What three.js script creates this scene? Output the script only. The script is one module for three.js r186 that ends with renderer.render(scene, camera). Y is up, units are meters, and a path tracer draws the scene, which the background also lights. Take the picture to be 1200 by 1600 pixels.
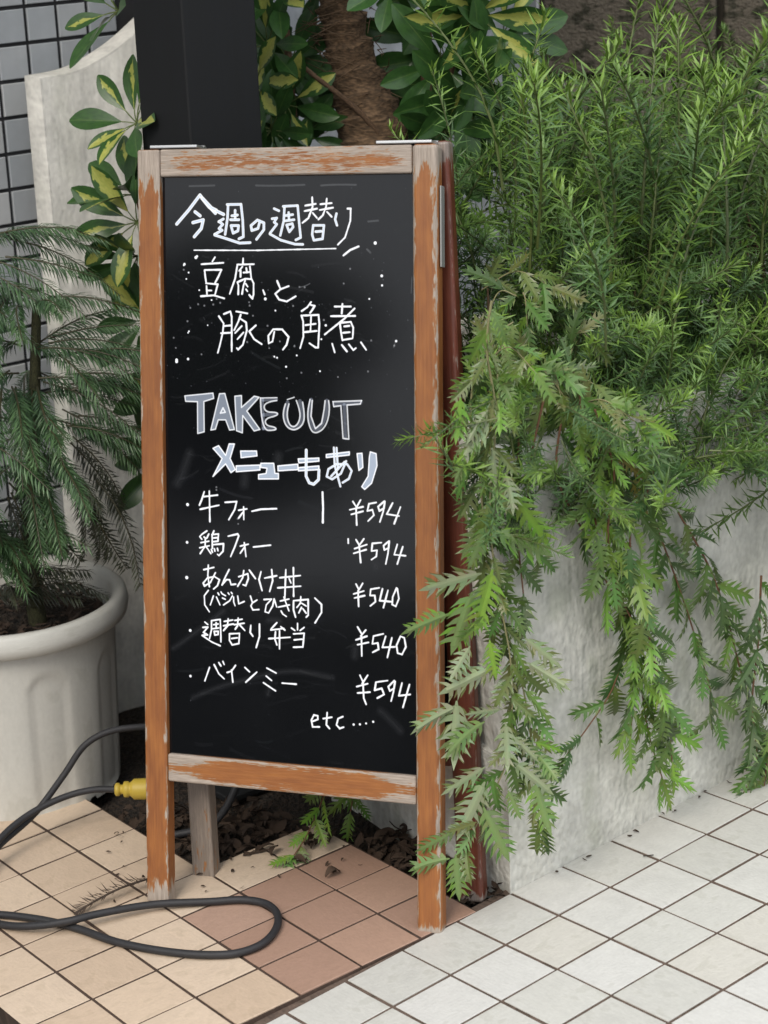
import * as THREE from 'three';
import { mergeGeometries, toCreasedNormals } from 'three/addons/utils/BufferGeometryUtils.js';
import { RoundedBoxGeometry } from 'three/addons/geometries/RoundedBoxGeometry.js';
import { ImprovedNoise } from 'three/addons/math/ImprovedNoise.js';

// ---------------------------------------------------------------- camera, sky, sun, exposure
const scene = new THREE.Scene();
const camera = new THREE.PerspectiveCamera(27.26, 768 / 1024, 0.05, 200);
camera.rotation.order = 'YXZ';
camera.position.set(0.1544, 1.4903, 2.6422);
camera.rotation.set(THREE.MathUtils.degToRad(-18.596), 0, THREE.MathUtils.degToRad(-2.337));
camera.focus = 3.0; camera.userData.fStop = 6.3;
const renderer = new THREE.WebGLRenderer({ antialias: true });
renderer.setSize(768, 1024);
renderer.toneMapping = THREE.LinearToneMapping;
renderer.toneMappingExposure = 1.62;
renderer.shadowMap.enabled = true;

function overcastSky() {
  const w = 64, h = 32, d = new Float32Array(w * h * 4);
  for (let j = 0; j < h; j++) {
    const el = Math.sin(((j + 0.5) / h - 0.5) * Math.PI);
    const l = el > 0 ? (1 + 2 * el) / 3 : 0.3;                 // standard overcast sky
    for (let i = 0; i < w; i++) {
      const k = 4 * (j * w + i);
      d[k] = 1.25 * l * 0.97; d[k + 1] = 1.25 * l * 1.0; d[k + 2] = 1.25 * l * 1.05; d[k + 3] = 1;
    }
  }
  const t = new THREE.DataTexture(d, w, h, THREE.RGBAFormat, THREE.FloatType);
  t.mapping = THREE.EquirectangularReflectionMapping; t.magFilter = THREE.LinearFilter; t.needsUpdate = true;
  return t;
}
const sky = overcastSky();
scene.background = sky; scene.environment = sky;
const sun = new THREE.DirectionalLight(0xfff4e4, 1.1);
sun.position.set(-2.2, 5.0, 4.2); sun.target.position.set(0.1, 0.3, -0.2);
sun.castShadow = true; sun.shadow.radius = 45; sun.shadow.mapSize.set(2048, 2048);
Object.assign(sun.shadow.camera, { left: -4, right: 4, top: 4, bottom: -4, near: 0.5, far: 20 });
scene.add(sun, sun.target);

// ---------------------------------------------------------------- helpers
const DATA = {"strokes":[["w",5.1,[[187.6,733.8,188.8,693.0],[188.7,733.6,209.3,735.1],[189.6,712.3,209.6,714.3],[189.4,693.5,207.2,693.2],[296.5,729.8,336.8,733.2],[312.1,729.4,313.8,683.1]]],["w",5.86,[[226.5,730.6,221.5,716.1,225.6,698.5,236.3,693.3,247.1,701.5,249.4,716.8,245.3,733.0],[262.4,735.1,258.4,714.6,264.4,694.1,273.2,693.9,282.3,707.9,286.7,722.7,286.3,734.4]]],["b",4.91,[[94.3,1021.3,75.5,999.4,57.1,980.6],[94.3,1021.3,106.9,1006.3,118.1,995.4],[97.0,1017.1,108.7,1003.8,119.6,997.9],[98.8,1016.3,112.4,1002.9,119.7,999.6],[119.6,998.7,130.9,993.7],[86.2,997.7,94.2,992.0],[82.7,982.5,99.0,986.3,95.8,974.1,84.6,962.6]]],["b",3.97,[[130.5,987.4,123.1,983.5],[124.0,983.5,129.5,979.7,123.4,974.0,128.4,971.5,116.5,965.7],[116.5,964.9,133.8,959.9,155.5,953.3,171.5,954.0],[138.0,1007.1,136.9,988.7,132.9,965.7],[136.5,1007.5,158.0,1007.6],[158.0,1007.6,160.4,985.3,161.1,962.3,154.2,959.3],[148.8,999.3,148.7,986.2],[143.6,991.6,152.4,992.7],[141.4,986.2,154.5,986.1],[142.2,978.0,145.2,967.3,152.8,970.5,154.0,977.9,142.2,978.0],[186.6,983.1,183.8,973.7,174.2,970.8,173.0,977.8,183.0,985.5,192.9,981.5,192.8,972.0,181.3,958.6]]],["b",3.69,[[208.7,1001.2,216.1,998.1],[205.4,987.1,212.8,988.1,208.5,982.3,212.7,979.4,202.0,966.9],[201.9,965.9,218.8,957.2,239.8,951.7,252.0,951.3],[224.6,1004.3,223.3,984.1,217.8,963.9],[222.5,1004.2,243.9,1005.1],[244.6,1005.1,246.4,984.0,248.7,960.9,241.3,957.5],[230.8,995.6,231.3,986.0],[226.5,991.4,237.1,992.7],[225.8,984.1,239.1,985.6],[227.5,978.3,231.6,968.7,237.5,975.4,236.3,980.2,227.5,978.3],[267.7,977.7,266.1,964.7,268.6,957.0,281.7,958.9,284.0,977.6,267.7,977.7],[271.4,968.9,279.7,969.4],[302.8,993.6,300.7,985.6,303.5,977.5]]],["t",3.31,[[256.1,1005.0,271.8,1007.2],[255.0,997.4,273.8,1000.7],[266.6,1016.4,267.1,1003.0,260.7,987.7,251.6,981.1],[267.1,995.0,273.7,987.7],[279.0,1006.7,295.7,1008.1],[277.9,998.7,297.7,1001.8],[288.5,1014.3,287.3,1002.8,282.4,991.4,275.7,985.7],[288.7,996.1,295.5,989.4],[319.4,1000.3,324.1,1000.2,323.4,983.5,315.3,960.7,304.5,950.8],[312.6,935.9,323.0,943.5,335.4,948.3]]],["d",5.2,[[360.0,952.9]]],["t",2.46,[[84.0,943.5,116.0,943.4,180.4,943.1,301.3,945.5]]],["s",2.83,[[181.4,1033.7,219.6,1032.3,255.3,1033.8],[280.3,1032.5,299.0,1034.0,332.0,1032.8],[78.0,1034.0,117.1,1034.5],[350.0,982.4,364.3,983.6],[347.7,944.4,352.8,939.7]]],["t",3.31,[[116.6,933.5,112.5,927.7],[95.4,923.7,129.6,925.7],[100.2,915.0,101.3,904.8,102.5,897.6],[100.6,915.5,126.5,915.9,121.8,906.4,116.5,897.7],[102.1,896.8,120.5,895.3],[120.5,895.3,115.9,880.3],[102.9,892.9,103.6,880.2],[105.5,886.6,110.7,886.6],[93.9,878.4,114.2,879.8,130.4,875.5],[160.4,932.0,160.0,923.8],[151.3,923.2,176.9,923.8],[151.3,922.2,147.6,903.3,139.0,882.0],[159.1,920.3,154.0,914.4],[156.4,915.6,156.0,906.2],[160.7,912.0,169.5,912.8],[165.1,918.3,166.1,912.0],[151.0,898.6,152.7,893.9,152.2,881.6],[152.7,899.1,163.2,903.4,173.2,902.8,176.1,897.1,175.9,881.4,174.1,875.5,169.3,880.6],[163.2,901.0,160.5,893.9,158.1,882.1],[164.0,896.3,166.9,892.4],[164.4,888.5,166.5,885.8],[170.7,920.7,172.7,903.1],[190.6,887.5,193.1,881.5],[121.7,850.3,129.1,840.1,127.5,827.4,122.9,809.9,119.3,798.5],[129.6,853.5,139.7,857.3,141.7,849.7,141.4,824.4,141.1,801.0],[130.2,836.6,141.2,837.7],[124.9,826.3,140.6,827.3],[148.8,857.3,166.1,854.7],[155.7,852.7,152.1,843.5,145.3,830.8],[153.9,847.9,163.9,842.0,165.0,831.0,158.6,810.5,151.1,803.6,149.2,805.6],[157.2,836.9,146.7,826.9],[159.7,827.8,150.1,818.2],[178.9,838.0,168.7,829.5,176.1,818.6,187.7,811.7],[207.2,829.6,204.4,815.8,198.4,812.9,198.0,823.6,205.5,832.8,219.2,832.9,229.0,822.4,225.8,811.4,220.1,804.6]]],["d",4.25,[[88.5,934.8],[86.7,933.2],[68.6,923.7],[193.9,875.3],[54.3,785.0],[72.5,789.0],[54.3,787.4]]],["d",2.46,[[67.5,922.1],[75.0,911.8],[71.3,902.8],[91.4,887.0],[110.6,873.1],[104.0,837.4],[74.4,828.4],[73.0,826.4],[209.2,859.0],[206.8,794.7],[211.1,793.2]]],["f",2.83,[[67.4,915.8],[118.5,874.8],[124.0,869.3],[113.1,866.8],[99.1,865.1],[89.4,867.0],[50.1,819.0],[53.2,804.6],[93.8,796.0],[174.7,851.6],[165.3,814.5],[199.2,806.3],[168.9,870.4],[169.7,865.7],[196.9,837.7],[72.3,842.7],[77.0,861.8],[215.6,816.0]]],["t",3.31,[[212.3,900.4,217.1,889.7],[229.8,893.3,217.1,888.8,209.2,882.5,215.0,874.5,226.7,871.9,240.4,879.2],[263.5,871.3,257.7,864.1,249.3,858.7],[261.6,867.7,268.9,866.0,265.4,860.7,261.9,856.2],[248.8,852.5,251.3,844.5,251.5,823.1,246.4,807.0],[250.8,852.5,274.6,853.6,275.8,841.2,273.6,808.3,269.7,808.3,260.5,814.0],[263.4,851.8,262.2,830.4],[254.5,839.2,270.0,841.2],[252.5,829.4,271.9,831.4],[299.1,865.4,323.0,865.6],[310.6,869.0,309.5,855.7],[293.2,852.0,329.5,852.7],[328.7,863.0,313.3,848.7,283.8,826.6],[306.5,842.4,308.3,829.2,310.2,818.6],[306.6,843.0,322.8,844.4,326.5,836.5,325.5,822.3],[313.2,838.1,320.8,838.9],[311.2,829.2,321.2,830.2],[310.7,819.3,324.9,821.6],[294.8,813.9,298.5,801.9],[309.2,812.4,316.7,803.6],[319.7,813.4,326.3,805.5,330.1,808.3],[337.8,816.3,345.3,806.2]]],["d",3.97,[[285.4,839.2],[369.2,908.0],[389.7,818.8]]],["d",3.02,[[369.6,894.9],[350.6,876.3],[241.1,796.8],[276.1,775.4],[224.7,780.7],[278.5,819.9]]],["f",2.83,[[312.8,897.3],[248.0,772.8],[225.6,764.6],[303.0,767.9],[347.9,776.4],[246.3,892.2],[254.1,891.7],[322.5,917.6],[353.0,819.2],[282.6,846.6],[236.3,865.8],[209.0,859.3],[237.7,809.6],[386.9,812.6],[207.3,793.9]]],["s",1.51,[[248.3,892.2,254.1,892.6,261.9,897.0],[413.4,906.4,412.1,884.6],[204.3,795.6,212.1,791.3],[388.8,817.9,385.9,810.0]]],["o",1.89,[[66.6,736.3,111.1,741.3,112.1,733.8,96.6,729.0,96.6,685.9,86.3,683.1,86.6,728.5,67.9,728.5],[121.3,740.5,129.6,741.2,144.1,690.5,136.4,689.5,130.5,703.8,118.9,703.5,114.3,690.1,107.1,688.7],[145.2,737.6,155.6,738.8,155.4,721.9,175.2,738.3,182.8,737.0,163.5,717.1,183.6,691.6,174.6,689.3,157.2,710.5,156.3,686.1,147.3,688.8]]],["l",2.17,[[122.3,713.1,126.6,720.7,130.1,714.5,122.3,713.1],[184.9,736.0,185.5,690.4,208.0,691.0,208.1,695.5,192.4,697.5,191.9,707.4,210.7,711.9,211.0,716.6,191.2,716.3,189.8,730.2,209.8,733.1],[223.2,728.5,218.2,716.0,222.9,696.9,236.3,691.1,249.7,699.6,252.6,714.5,249.3,731.6],[228.6,728.6,224.4,716.2,228.3,699.5,236.3,695.8,244.4,704.4,245.9,719.2,239.9,733.8],[260.8,735.6,255.3,717.0,260.4,693.0,269.6,687.9,284.3,698.1,291.2,722.8,288.7,734.5],[264.0,734.4,261.9,712.2,268.4,695.2,277.8,702.8,281.9,722.6,283.4,734.4],[295.3,733.4,338.1,735.9],[296.5,726.6,307.1,728.1,309.9,682.9,318.5,682.0,316.3,729.3,336.0,731.2]]],["l",1.7,[[184.9,736.0,210.4,737.1],[226.0,734.7,236.7,738.2],[338.1,735.9,336.0,731.2],[295.3,733.4,296.5,726.6]]],["p",1.89,[[110.1,662.7,119.0,666.7,129.9,653.3,135.6,669.8,143.8,670.0,136.7,649.0,144.7,633.6,137.8,629.1,129.7,641.3,109.6,622.6,124.3,648.6],[153.3,660.3,177.9,661.1,178.6,654.2,154.0,650.9],[146.2,638.9,183.1,641.4,183.0,634.4,146.1,630.6],[184.5,643.9,204.3,644.6,206.0,630.3,211.4,630.5,211.3,622.8,180.7,621.6,180.7,627.6,192.4,629.8,193.9,637.3,184.4,638.2],[210.7,641.1,241.2,644.6,241.6,637.0,210.9,634.2],[241.8,652.0,273.3,654.3,273.3,649.9,242.8,646.4],[241.6,639.7,273.2,643.2,273.2,638.1,242.1,635.3],[284.5,659.6,319.2,664.4,319.1,660.0,284.5,655.2],[330.7,662.3,338.1,663.1,339.2,643.6,333.2,639.0],[350.4,665.4,359.0,663.2,360.2,646.7,352.1,622.1,341.6,612.9,337.2,616.6,347.0,631.6,349.0,658.5]]],["b",4.35,[[254.2,664.8,253.6,628.3,258.3,619.1,265.0,617.3,272.5,624.0,273.2,637.6]]],["b",3.21,[[296.0,669.5,297.1,644.6,305.3,615.9],[314.3,651.3,306.3,633.8,293.0,625.3,284.8,628.9,287.5,639.3,299.8,646.6,315.6,647.2,322.4,638.1,318.1,626.9,308.8,621.2],[300.0,669.2,301.8,639.8],[311.7,650.0,291.7,629.6]]],["S",8.5,[[73.1,654.5,65.9,636.6,60.1,621.3,52.9,610.9],[211.7,655.3,210.3,649.0],[159.7,624.9,158.2,613.6]]],["d",4.72,[[68.9,580.8],[67.4,526.5],[66.2,475.7]]],["t",3.12,[[95.6,600.4,91.5,588.9,87.7,580.8],[93.9,593.1,116.3,596.3],[88.9,574.9,118.5,581.9],[103.6,601.4,103.9,557.9],[128.1,586.4,146.3,588.2,143.0,576.6,133.7,562.0],[149.3,576.0,162.0,578.5],[157.0,581.2,157.1,563.1],[155.9,573.5,149.2,565.0],[169.8,575.4,184.0,578.9,207.9,580.7],[98.9,544.3,91.6,539.6,87.6,535.8],[88.0,535.1,90.9,532.0],[94.5,535.4,97.1,533.3],[102.0,540.1,98.8,534.1],[89.1,527.0,101.9,529.8],[87.4,519.6,102.6,523.3],[96.3,532.6,95.9,522.4,88.1,511.4],[97.0,522.4,104.9,512.2],[110.1,544.8,107.6,539.6],[107.1,538.9,107.4,520.0],[106.8,539.4,117.2,540.8,116.3,530.6],[108.3,534.6,115.5,535.5],[108.3,529.3,116.3,530.4],[107.4,525.0,125.0,527.2,124.1,516.5,117.6,509.9,115.2,511.7],[105.7,518.2,107.3,514.2],[110.5,519.3,111.3,515.9],[115.3,520.1,116.1,516.8],[132.3,538.3,147.4,542.2,148.9,539.3,142.4,523.2,135.9,509.4],[151.1,525.0,163.8,528.4],[157.5,530.1,159.9,510.6],[157.1,523.1,151.0,514.9],[171.6,524.7,198.3,528.7],[93.4,488.5,109.4,492.6],[100.7,495.4,99.7,480.4,101.9,464.8],[111.7,485.1,103.5,470.5,94.2,465.1,92.3,469.1,98.8,476.7,110.1,479.5,118.0,475.3,114.7,466.7,108.5,461.6],[133.3,490.6,127.6,480.4,121.9,468.1,129.1,476.2,133.9,476.1,136.2,469.3,143.3,470.4],[148.2,481.3,162.5,486.3,163.2,479.4,159.1,469.1,154.7,470.3],[156.2,490.3,154.5,480.4,146.5,467.7],[164.9,491.5,174.2,480.0],[183.0,490.3,179.7,478.9,184.3,463.6],[188.4,481.4,207.2,485.8],[199.5,494.0,200.9,478.6,196.0,462.8],[211.9,483.2,243.7,488.0],[208.6,468.7,243.9,473.0],[221.3,495.2,219.3,454.0],[233.0,498.6,232.9,458.1],[226.3,482.8,228.9,476.9]]],["t",2.83,[[100.2,459.1,93.7,451.0,94.3,437.9,101.4,428.4],[108.1,451.5,103.1,438.4],[112.9,450.3,118.3,439.3],[115.3,456.3,116.9,453.8],[120.2,458.0,121.7,455.5],[122.5,455.2,127.3,452.9],[122.4,449.4,126.9,447.9],[123.9,439.6,133.5,446.0,138.1,453.5],[131.3,457.2,133.0,455.2],[136.1,458.3,137.8,456.4],[139.9,451.9,139.9,444.9,142.0,439.5],[146.3,453.7,147.8,442.5,156.5,446.4],[166.1,454.8,169.1,445.8],[176.3,449.6,169.1,445.1,166.7,440.7,169.8,435.1,179.2,436.2],[187.3,450.9,199.0,452.3,190.6,443.5,188.6,433.6,194.1,432.2,200.5,442.6,202.9,452.5,206.7,441.5],[212.3,450.2,225.6,453.8],[209.1,441.4,226.2,445.5],[217.8,456.2,225.4,437.2],[213.4,436.2,216.0,432.0,221.4,428.9]]],["f",2.83,[[114.8,607.5],[114.8,603.6],[148.3,556.6],[147.6,563.8]]],["d",4.35,[[70.7,399.7],[70.2,333.7]]],["t",3.02,[[232.7,451.8,232.5,439.0,235.5,428.8],[232.7,451.8,255.1,454.9,254.9,432.7,251.8,429.7],[243.9,458.1,243.2,449.0,237.7,442.6],[244.9,449.1,251.9,445.4],[244.8,443.1,240.6,435.1],[246.8,441.3,251.8,435.4],[265.3,457.4,275.3,449.0,275.2,437.7,265.3,422.5],[94.1,413.2,98.7,410.0],[90.9,405.3,98.7,406.2,91.8,398.1,98.1,395.0,89.7,393.7,104.3,385.4,117.9,380.6],[104.7,415.8,104.5,402.7,101.2,390.0],[104.7,415.8,118.4,418.5,119.2,396.0,119.1,386.4],[107.8,410.2,115.2,411.8],[112.0,413.3,111.9,406.0],[106.7,404.4,116.2,406.1],[108.7,400.7,109.7,395.4,115.0,396.7,115.0,401.1,108.7,400.7],[124.7,416.0,138.3,418.9],[123.5,409.6,139.3,413.3],[131.0,420.2,129.8,410.0,123.5,402.9],[141.4,418.4,152.9,420.8],[140.3,412.2,156.0,415.4],[146.7,422.1,145.5,411.0,141.9,406.0],[148.7,412.7,156.9,405.0],[132.8,398.7,132.7,389.2,136.8,383.1,147.3,385.7,148.5,400.3,132.8,398.7],[135.9,392.2,145.3,393.8],[166.3,412.8,165.2,402.7,169.3,397.6],[179.8,415.5,179.6,397.9,174.3,381.7],[206.7,419.1,198.4,410.4,197.3,408.1,217.3,411.6],[212.8,413.8,218.9,409.4],[194.1,395.7,227.0,399.7],[204.5,406.1,203.4,395.6,206.4,387.6],[210.7,408.0,210.4,382.2],[238.5,420.1,238.4,411.0],[229.2,412.9,234.3,409.8],[248.6,415.0,242.4,410.3],[232.2,404.8,248.5,406.7,246.3,387.0],[233.1,396.3,245.4,398.2],[232.0,385.9,246.3,387.3],[100.7,348.3,93.0,328.4],[108.1,352.7,115.3,340.1,123.7,333.4],[115.5,356.1,118.6,351.9],[121.9,358.4,123.9,354.1],[141.7,354.0,135.3,345.3,128.4,342.9],[135.3,346.9,137.2,329.6],[156.3,352.1,163.5,346.3],[174.9,346.7,157.5,331.0],[190.5,353.5,204.9,347.3],[189.4,342.0,197.6,336.3],[185.1,332.2,203.6,321.9],[214.0,333.7,235.5,333.7]]],["S",4.72,[[73.6,302.5,105.6,318.3,151.9,333.1,210.1,350.1,251.0,353.3,291.5,346.7],[42.6,371.8,74.8,393.2,123.8,430.7],[193.3,421.5,202.6,423.9,210.8,421.6],[191.6,315.9,193.3,321.7]]],["t",3.78,[[278.3,606.6,279.0,584.3],[279.0,584.3,278.7,577.8,278.4,564.2],[278.7,577.8,278.4,564.7]]],["t",3.12,[[323.9,595.5,328.5,588.6],[335.5,598.2,328.5,586.4],[319.1,583.8,339.0,588.8],[321.4,577.4,338.9,582.5],[328.5,586.4,329.4,563.0],[347.8,593.2,358.7,595.6],[347.8,593.2,345.4,583.2,352.8,585.2,355.1,577.8,346.2,569.1],[370.7,597.8,361.4,589.9,363.2,583.9,370.2,588.1,371.4,597.4],[371.4,597.4,369.0,583.7,363.8,568.8],[382.9,595.8,374.1,580.1,392.0,578.2],[394.4,590.8,385.0,567.2],[316.4,543.0,316.4,536.9],[328.1,542.5,332.7,535.5],[339.8,544.1,332.7,534.5],[325.7,529.8,344.3,536.5],[324.4,523.2,343.1,529.3],[332.7,534.5,334.8,511.1],[352.5,538.4,365.9,540.2],[352.5,538.4,351.2,527.8,359.3,529.2,358.1,520.5,350.9,515.8],[376.8,542.6,369.1,536.2,370.2,530.2,376.7,533.3,377.5,542.7],[377.5,542.7,375.5,525.7,372.1,510.8],[389.4,538.9,384.7,524.4,401.4,523.7],[397.4,536.0,389.2,511.7],[327.6,480.5,331.5,473.5],[337.6,482.1,331.0,471.3],[324.0,466.5,339.2,471.5],[325.1,460.9,340.3,465.1],[330.5,471.3,331.3,449.5],[349.6,474.5,362.4,477.2],[349.6,474.5,348.4,465.7,355.4,466.1,356.5,457.5,348.8,451.2],[367.0,476.1,362.7,459.4,379.6,458.8],[375.1,474.4,368.2,449.9],[387.8,478.3,382.0,465.5,381.2,455.0,386.5,452.7,391.2,463.8,388.9,477.3],[329.4,420.6,335.2,411.6],[341.7,417.0,334.0,408.2],[326.9,402.3,343.3,408.6],[329.2,395.7,345.6,400.0],[335.1,408.3,335.4,380.4],[353.8,409.5,367.7,413.4],[353.1,409.4,351.4,398.4,359.5,400.1,360.6,391.4,351.7,386.5],[371.2,410.1,366.2,394.4,384.9,396.3],[380.4,408.6,373.5,380.7],[393.1,411.5,387.2,398.6,388.8,387.8,395.2,386.5,401.0,397.3,398.8,409.7,393.1,411.5],[332.4,353.1,337.0,344.0],[344.0,353.9,335.8,341.7],[327.5,336.8,343.9,342.1],[328.6,327.9,347.3,330.5],[336.9,341.8,337.9,321.1,341.4,313.0],[356.8,345.2,373.7,348.6],[356.3,345.1,354.3,333.7,364.8,337.0,368.2,328.8,358.2,323.0],[383.4,349.0,374.6,340.1,376.8,334.2,383.3,338.6,384.6,348.0],[384.6,348.0,382.1,333.1,378.6,320.2],[394.9,346.6,390.2,328.6,407.0,331.6],[405.9,345.2,396.1,312.8],[258.6,282.1,268.2,286.2,268.2,291.3,262.3,291.9,258.2,284.3,260.2,274.9,270.4,275.7],[282.5,296.8,281.1,279.4,285.8,274.7],[276.5,287.9,289.5,290.9],[306.1,293.0,299.0,289.6,296.5,280.6,301.2,275.9,307.1,278.2]]],["d",3.78,[[322.4,283.1],[351.7,289.3]]],["d",3.02,[[331.8,284.1],[341.1,286.1]]],["S",6.61,[[325.7,390.2,324.4,379.2],[356.9,508.5,358.0,505.3],[362.3,305.4,373.8,297.6,392.1,279.4]]]],"board":{"o":[-0.214,-0.0137,-0.0948],"u":[0.9329,0.036,0.3584],"v":[0.0615,0.9644,-0.257],"n":[-0.3549,0.2618,0.8975]},"white":{"o":[0.2173,0.015,0.1884],"a":[0.7773,0.0566,-0.6266],"n":[-0.0788,0.9969,-0.0078],"b":[0.6242,0.0555,0.7793],"s":0.1},"beige":{"o":[0.0032,-0.0003,-0.1567],"a":[0.806,0.0461,-0.5902],"n":[-0.064,0.9979,-0.0095],"b":[0.5885,0.0454,0.8072],"s":0.101},"plants":{"front":[[[0.418,0.745,-0.041],[0.426,0.664,-0.047],[0.449,0.576,-0.065],[0.482,0.491,-0.092],[0.492,0.402,-0.1],[0.507,0.3,-0.112],[0.522,0.204,-0.124],[0.543,0.129,-0.141]],[[0.438,0.719,-0.038],[0.466,0.622,-0.06],[0.456,0.544,-0.052],[0.47,0.455,-0.063],[0.514,0.354,-0.098],[0.545,0.264,-0.123],[0.556,0.159,-0.131]],[[0.47,0.692,-0.095],[0.509,0.581,-0.126],[0.549,0.474,-0.158],[0.586,0.364,-0.187],[0.619,0.251,-0.214],[0.636,0.183,-0.227]],[[0.396,0.719,-0.043],[0.386,0.634,-0.035],[0.418,0.552,-0.06],[0.465,0.462,-0.098],[0.485,0.369,-0.113],[0.469,0.296,-0.101],[0.425,0.245,-0.065],[0.395,0.218,-0.042]],[[0.449,0.659,-0.059],[0.439,0.572,-0.051],[0.452,0.475,-0.062],[0.491,0.386,-0.093],[0.496,0.287,-0.097],[0.491,0.22,-0.092]],[[0.57,0.522,-0.181],[0.623,0.418,-0.224],[0.651,0.338,-0.246],[0.681,0.225,-0.269],[0.717,0.116,-0.298],[0.736,0.021,-0.314]],[[0.705,0.39,-0.264],[0.702,0.289,-0.261],[0.693,0.19,-0.254],[0.701,0.081,-0.26],[0.668,0.036,-0.233],[0.635,0.014,-0.207]],[[0.37,0.744,-0.021],[0.35,0.662,-0.006],[0.345,0.593,-0.001],[0.357,0.526,-0.011]],[[0.502,0.705,-0.076],[0.522,0.61,-0.092],[0.488,0.538,-0.064],[0.502,0.44,-0.076],[0.527,0.325,-0.096],[0.543,0.23,-0.109]],[[0.724,0.428,-0.265],[0.749,0.319,-0.285],[0.735,0.2,-0.274],[0.72,0.1,-0.263],[0.711,0.013,-0.255]]],"left":[[[0.301,0.888,0.035],[0.293,0.83,0.035],[0.303,0.745,0.035],[0.298,0.677,0.035],[0.292,0.607,0.035],[0.296,0.536,0.035],[0.306,0.463,0.035],[0.315,0.399,0.035],[0.316,0.324,0.035],[0.31,0.258,0.035],[0.292,0.211,0.035],[0.269,0.164,0.035],[0.243,0.116,0.035]],[[0.281,0.81,0.02],[0.271,0.734,0.02],[0.281,0.655,0.02],[0.285,0.576,0.02],[0.293,0.494,0.02],[0.318,0.411,0.02],[0.333,0.345,0.02],[0.342,0.269,0.02],[0.348,0.201,0.02],[0.357,0.142,0.02]],[[0.318,0.769,0.0],[0.334,0.691,0.0],[0.324,0.612,0.0],[0.332,0.531,0.0],[0.338,0.457,0.0]]],"leaves":[[0.279,0.528,0.05,0.2,0.512,0.055],[0.235,0.473,0.05,0.173,0.452,0.055],[0.266,0.502,0.05,0.236,0.416,0.055],[0.242,0.339,0.05,0.178,0.315,0.055],[0.296,0.397,0.05,0.221,0.36,0.055],[0.301,0.333,0.05,0.253,0.331,0.055],[0.278,0.316,0.05,0.219,0.283,0.055],[0.241,0.348,0.05,0.236,0.26,0.055],[0.277,0.249,0.05,0.219,0.216,0.055],[0.276,0.227,0.05,0.237,0.146,0.055],[0.273,0.189,0.05,0.307,0.109,0.055],[0.233,0.119,0.05,0.237,0.051,0.055],[0.234,0.156,0.05,0.182,0.126,0.055],[0.225,0.113,0.05,0.167,0.108,0.055],[0.316,0.254,0.05,0.366,0.207,0.055],[0.307,0.213,0.05,0.323,0.171,0.055],[0.334,0.434,0.05,0.379,0.395,0.055],[0.336,0.399,0.05,0.39,0.365,0.055],[0.292,0.75,0.05,0.264,0.71,0.055],[0.297,0.699,0.05,0.3,0.648,0.055],[0.294,0.733,0.05,0.255,0.685,0.055],[0.313,0.664,0.05,0.324,0.613,0.055],[0.321,0.637,0.05,0.369,0.567,0.055],[0.287,0.595,0.05,0.264,0.536,0.055],[0.299,0.586,0.05,0.37,0.551,0.055],[0.293,0.533,0.05,0.27,0.446,0.055],[0.284,0.47,0.05,0.249,0.433,0.055],[0.315,0.349,0.05,0.344,0.322,0.055],[0.306,0.313,0.05,0.308,0.249,0.055],[0.314,0.293,0.05,0.347,0.256,0.055],[0.287,0.233,0.05,0.29,0.173,0.055],[0.264,0.167,0.05,0.224,0.156,0.055],[0.348,0.264,0.05,0.375,0.231,0.055],[0.344,0.226,0.05,0.362,0.15,0.055],[0.344,0.283,0.05,0.382,0.274,0.055],[0.287,0.434,0.05,0.294,0.38,0.055],[0.261,0.426,0.05,0.235,0.383,0.055],[0.258,0.768,0.05,0.252,0.711,0.055],[0.277,0.7,0.05,0.238,0.664,0.055]]},"loop":[[-0.483,-0.023,-0.084],[-0.446,-0.021,-0.09],[-0.367,-0.015,-0.06],[-0.306,-0.011,-0.022],[-0.246,-0.007,0.026],[-0.18,-0.002,0.065],[-0.116,0.002,0.088],[-0.071,0.005,0.093],[-0.037,0.007,0.075],[-0.02,0.008,0.034],[-0.02,0.008,-0.006],[-0.037,0.006,-0.039],[-0.07,0.004,-0.059],[-0.117,0.001,-0.062],[-0.2,-0.004,-0.06],[-0.28,-0.009,-0.035],[-0.316,-0.012,-0.024],[-0.372,-0.015,-0.031],[-0.422,-0.019,-0.057],[-0.488,-0.023,-0.114]]};
const V = (x, y, z) => new THREE.Vector3(x, y, z);
const VA = a => V(a[0], a[1], a[2]);
let seed = 20240607;
function rnd() { seed |= 0; seed = (seed + 0x6d2b79f5) | 0; let t = Math.imul(seed ^ (seed >>> 15), 1 | seed); t = (t + Math.imul(t ^ (t >>> 7), 61 | t)) ^ t; return ((t ^ (t >>> 14)) >>> 0) / 4294967296; }
const rr = (a, b) => a + (b - a) * rnd();
const rs = a => rr(-a, a);
const pick = a => a[Math.floor(rnd() * a.length)];
const noi = new ImprovedNoise();
const nz = (x, y, z = 0) => noi.noise(x, y, z);
const fbm = (x, y, z = 0, o = 4) => { let s = 0, a = 0.5, f = 1; for (let i = 0; i < o; i++) { s += a * nz(x * f, y * f, z + i * 7.3); a *= 0.5; f *= 2.03; } return s; };
const clamp = (x, a = 0, b = 1) => Math.min(b, Math.max(a, x));
const sstep = (a, b, x) => { const t = clamp((x - a) / (b - a)); return t * t * (3 - 2 * t); };
const mix3 = (a, b, t) => [a[0] + (b[0] - a[0]) * t, a[1] + (b[1] - a[1]) * t, a[2] + (b[2] - a[2]) * t];

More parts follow.
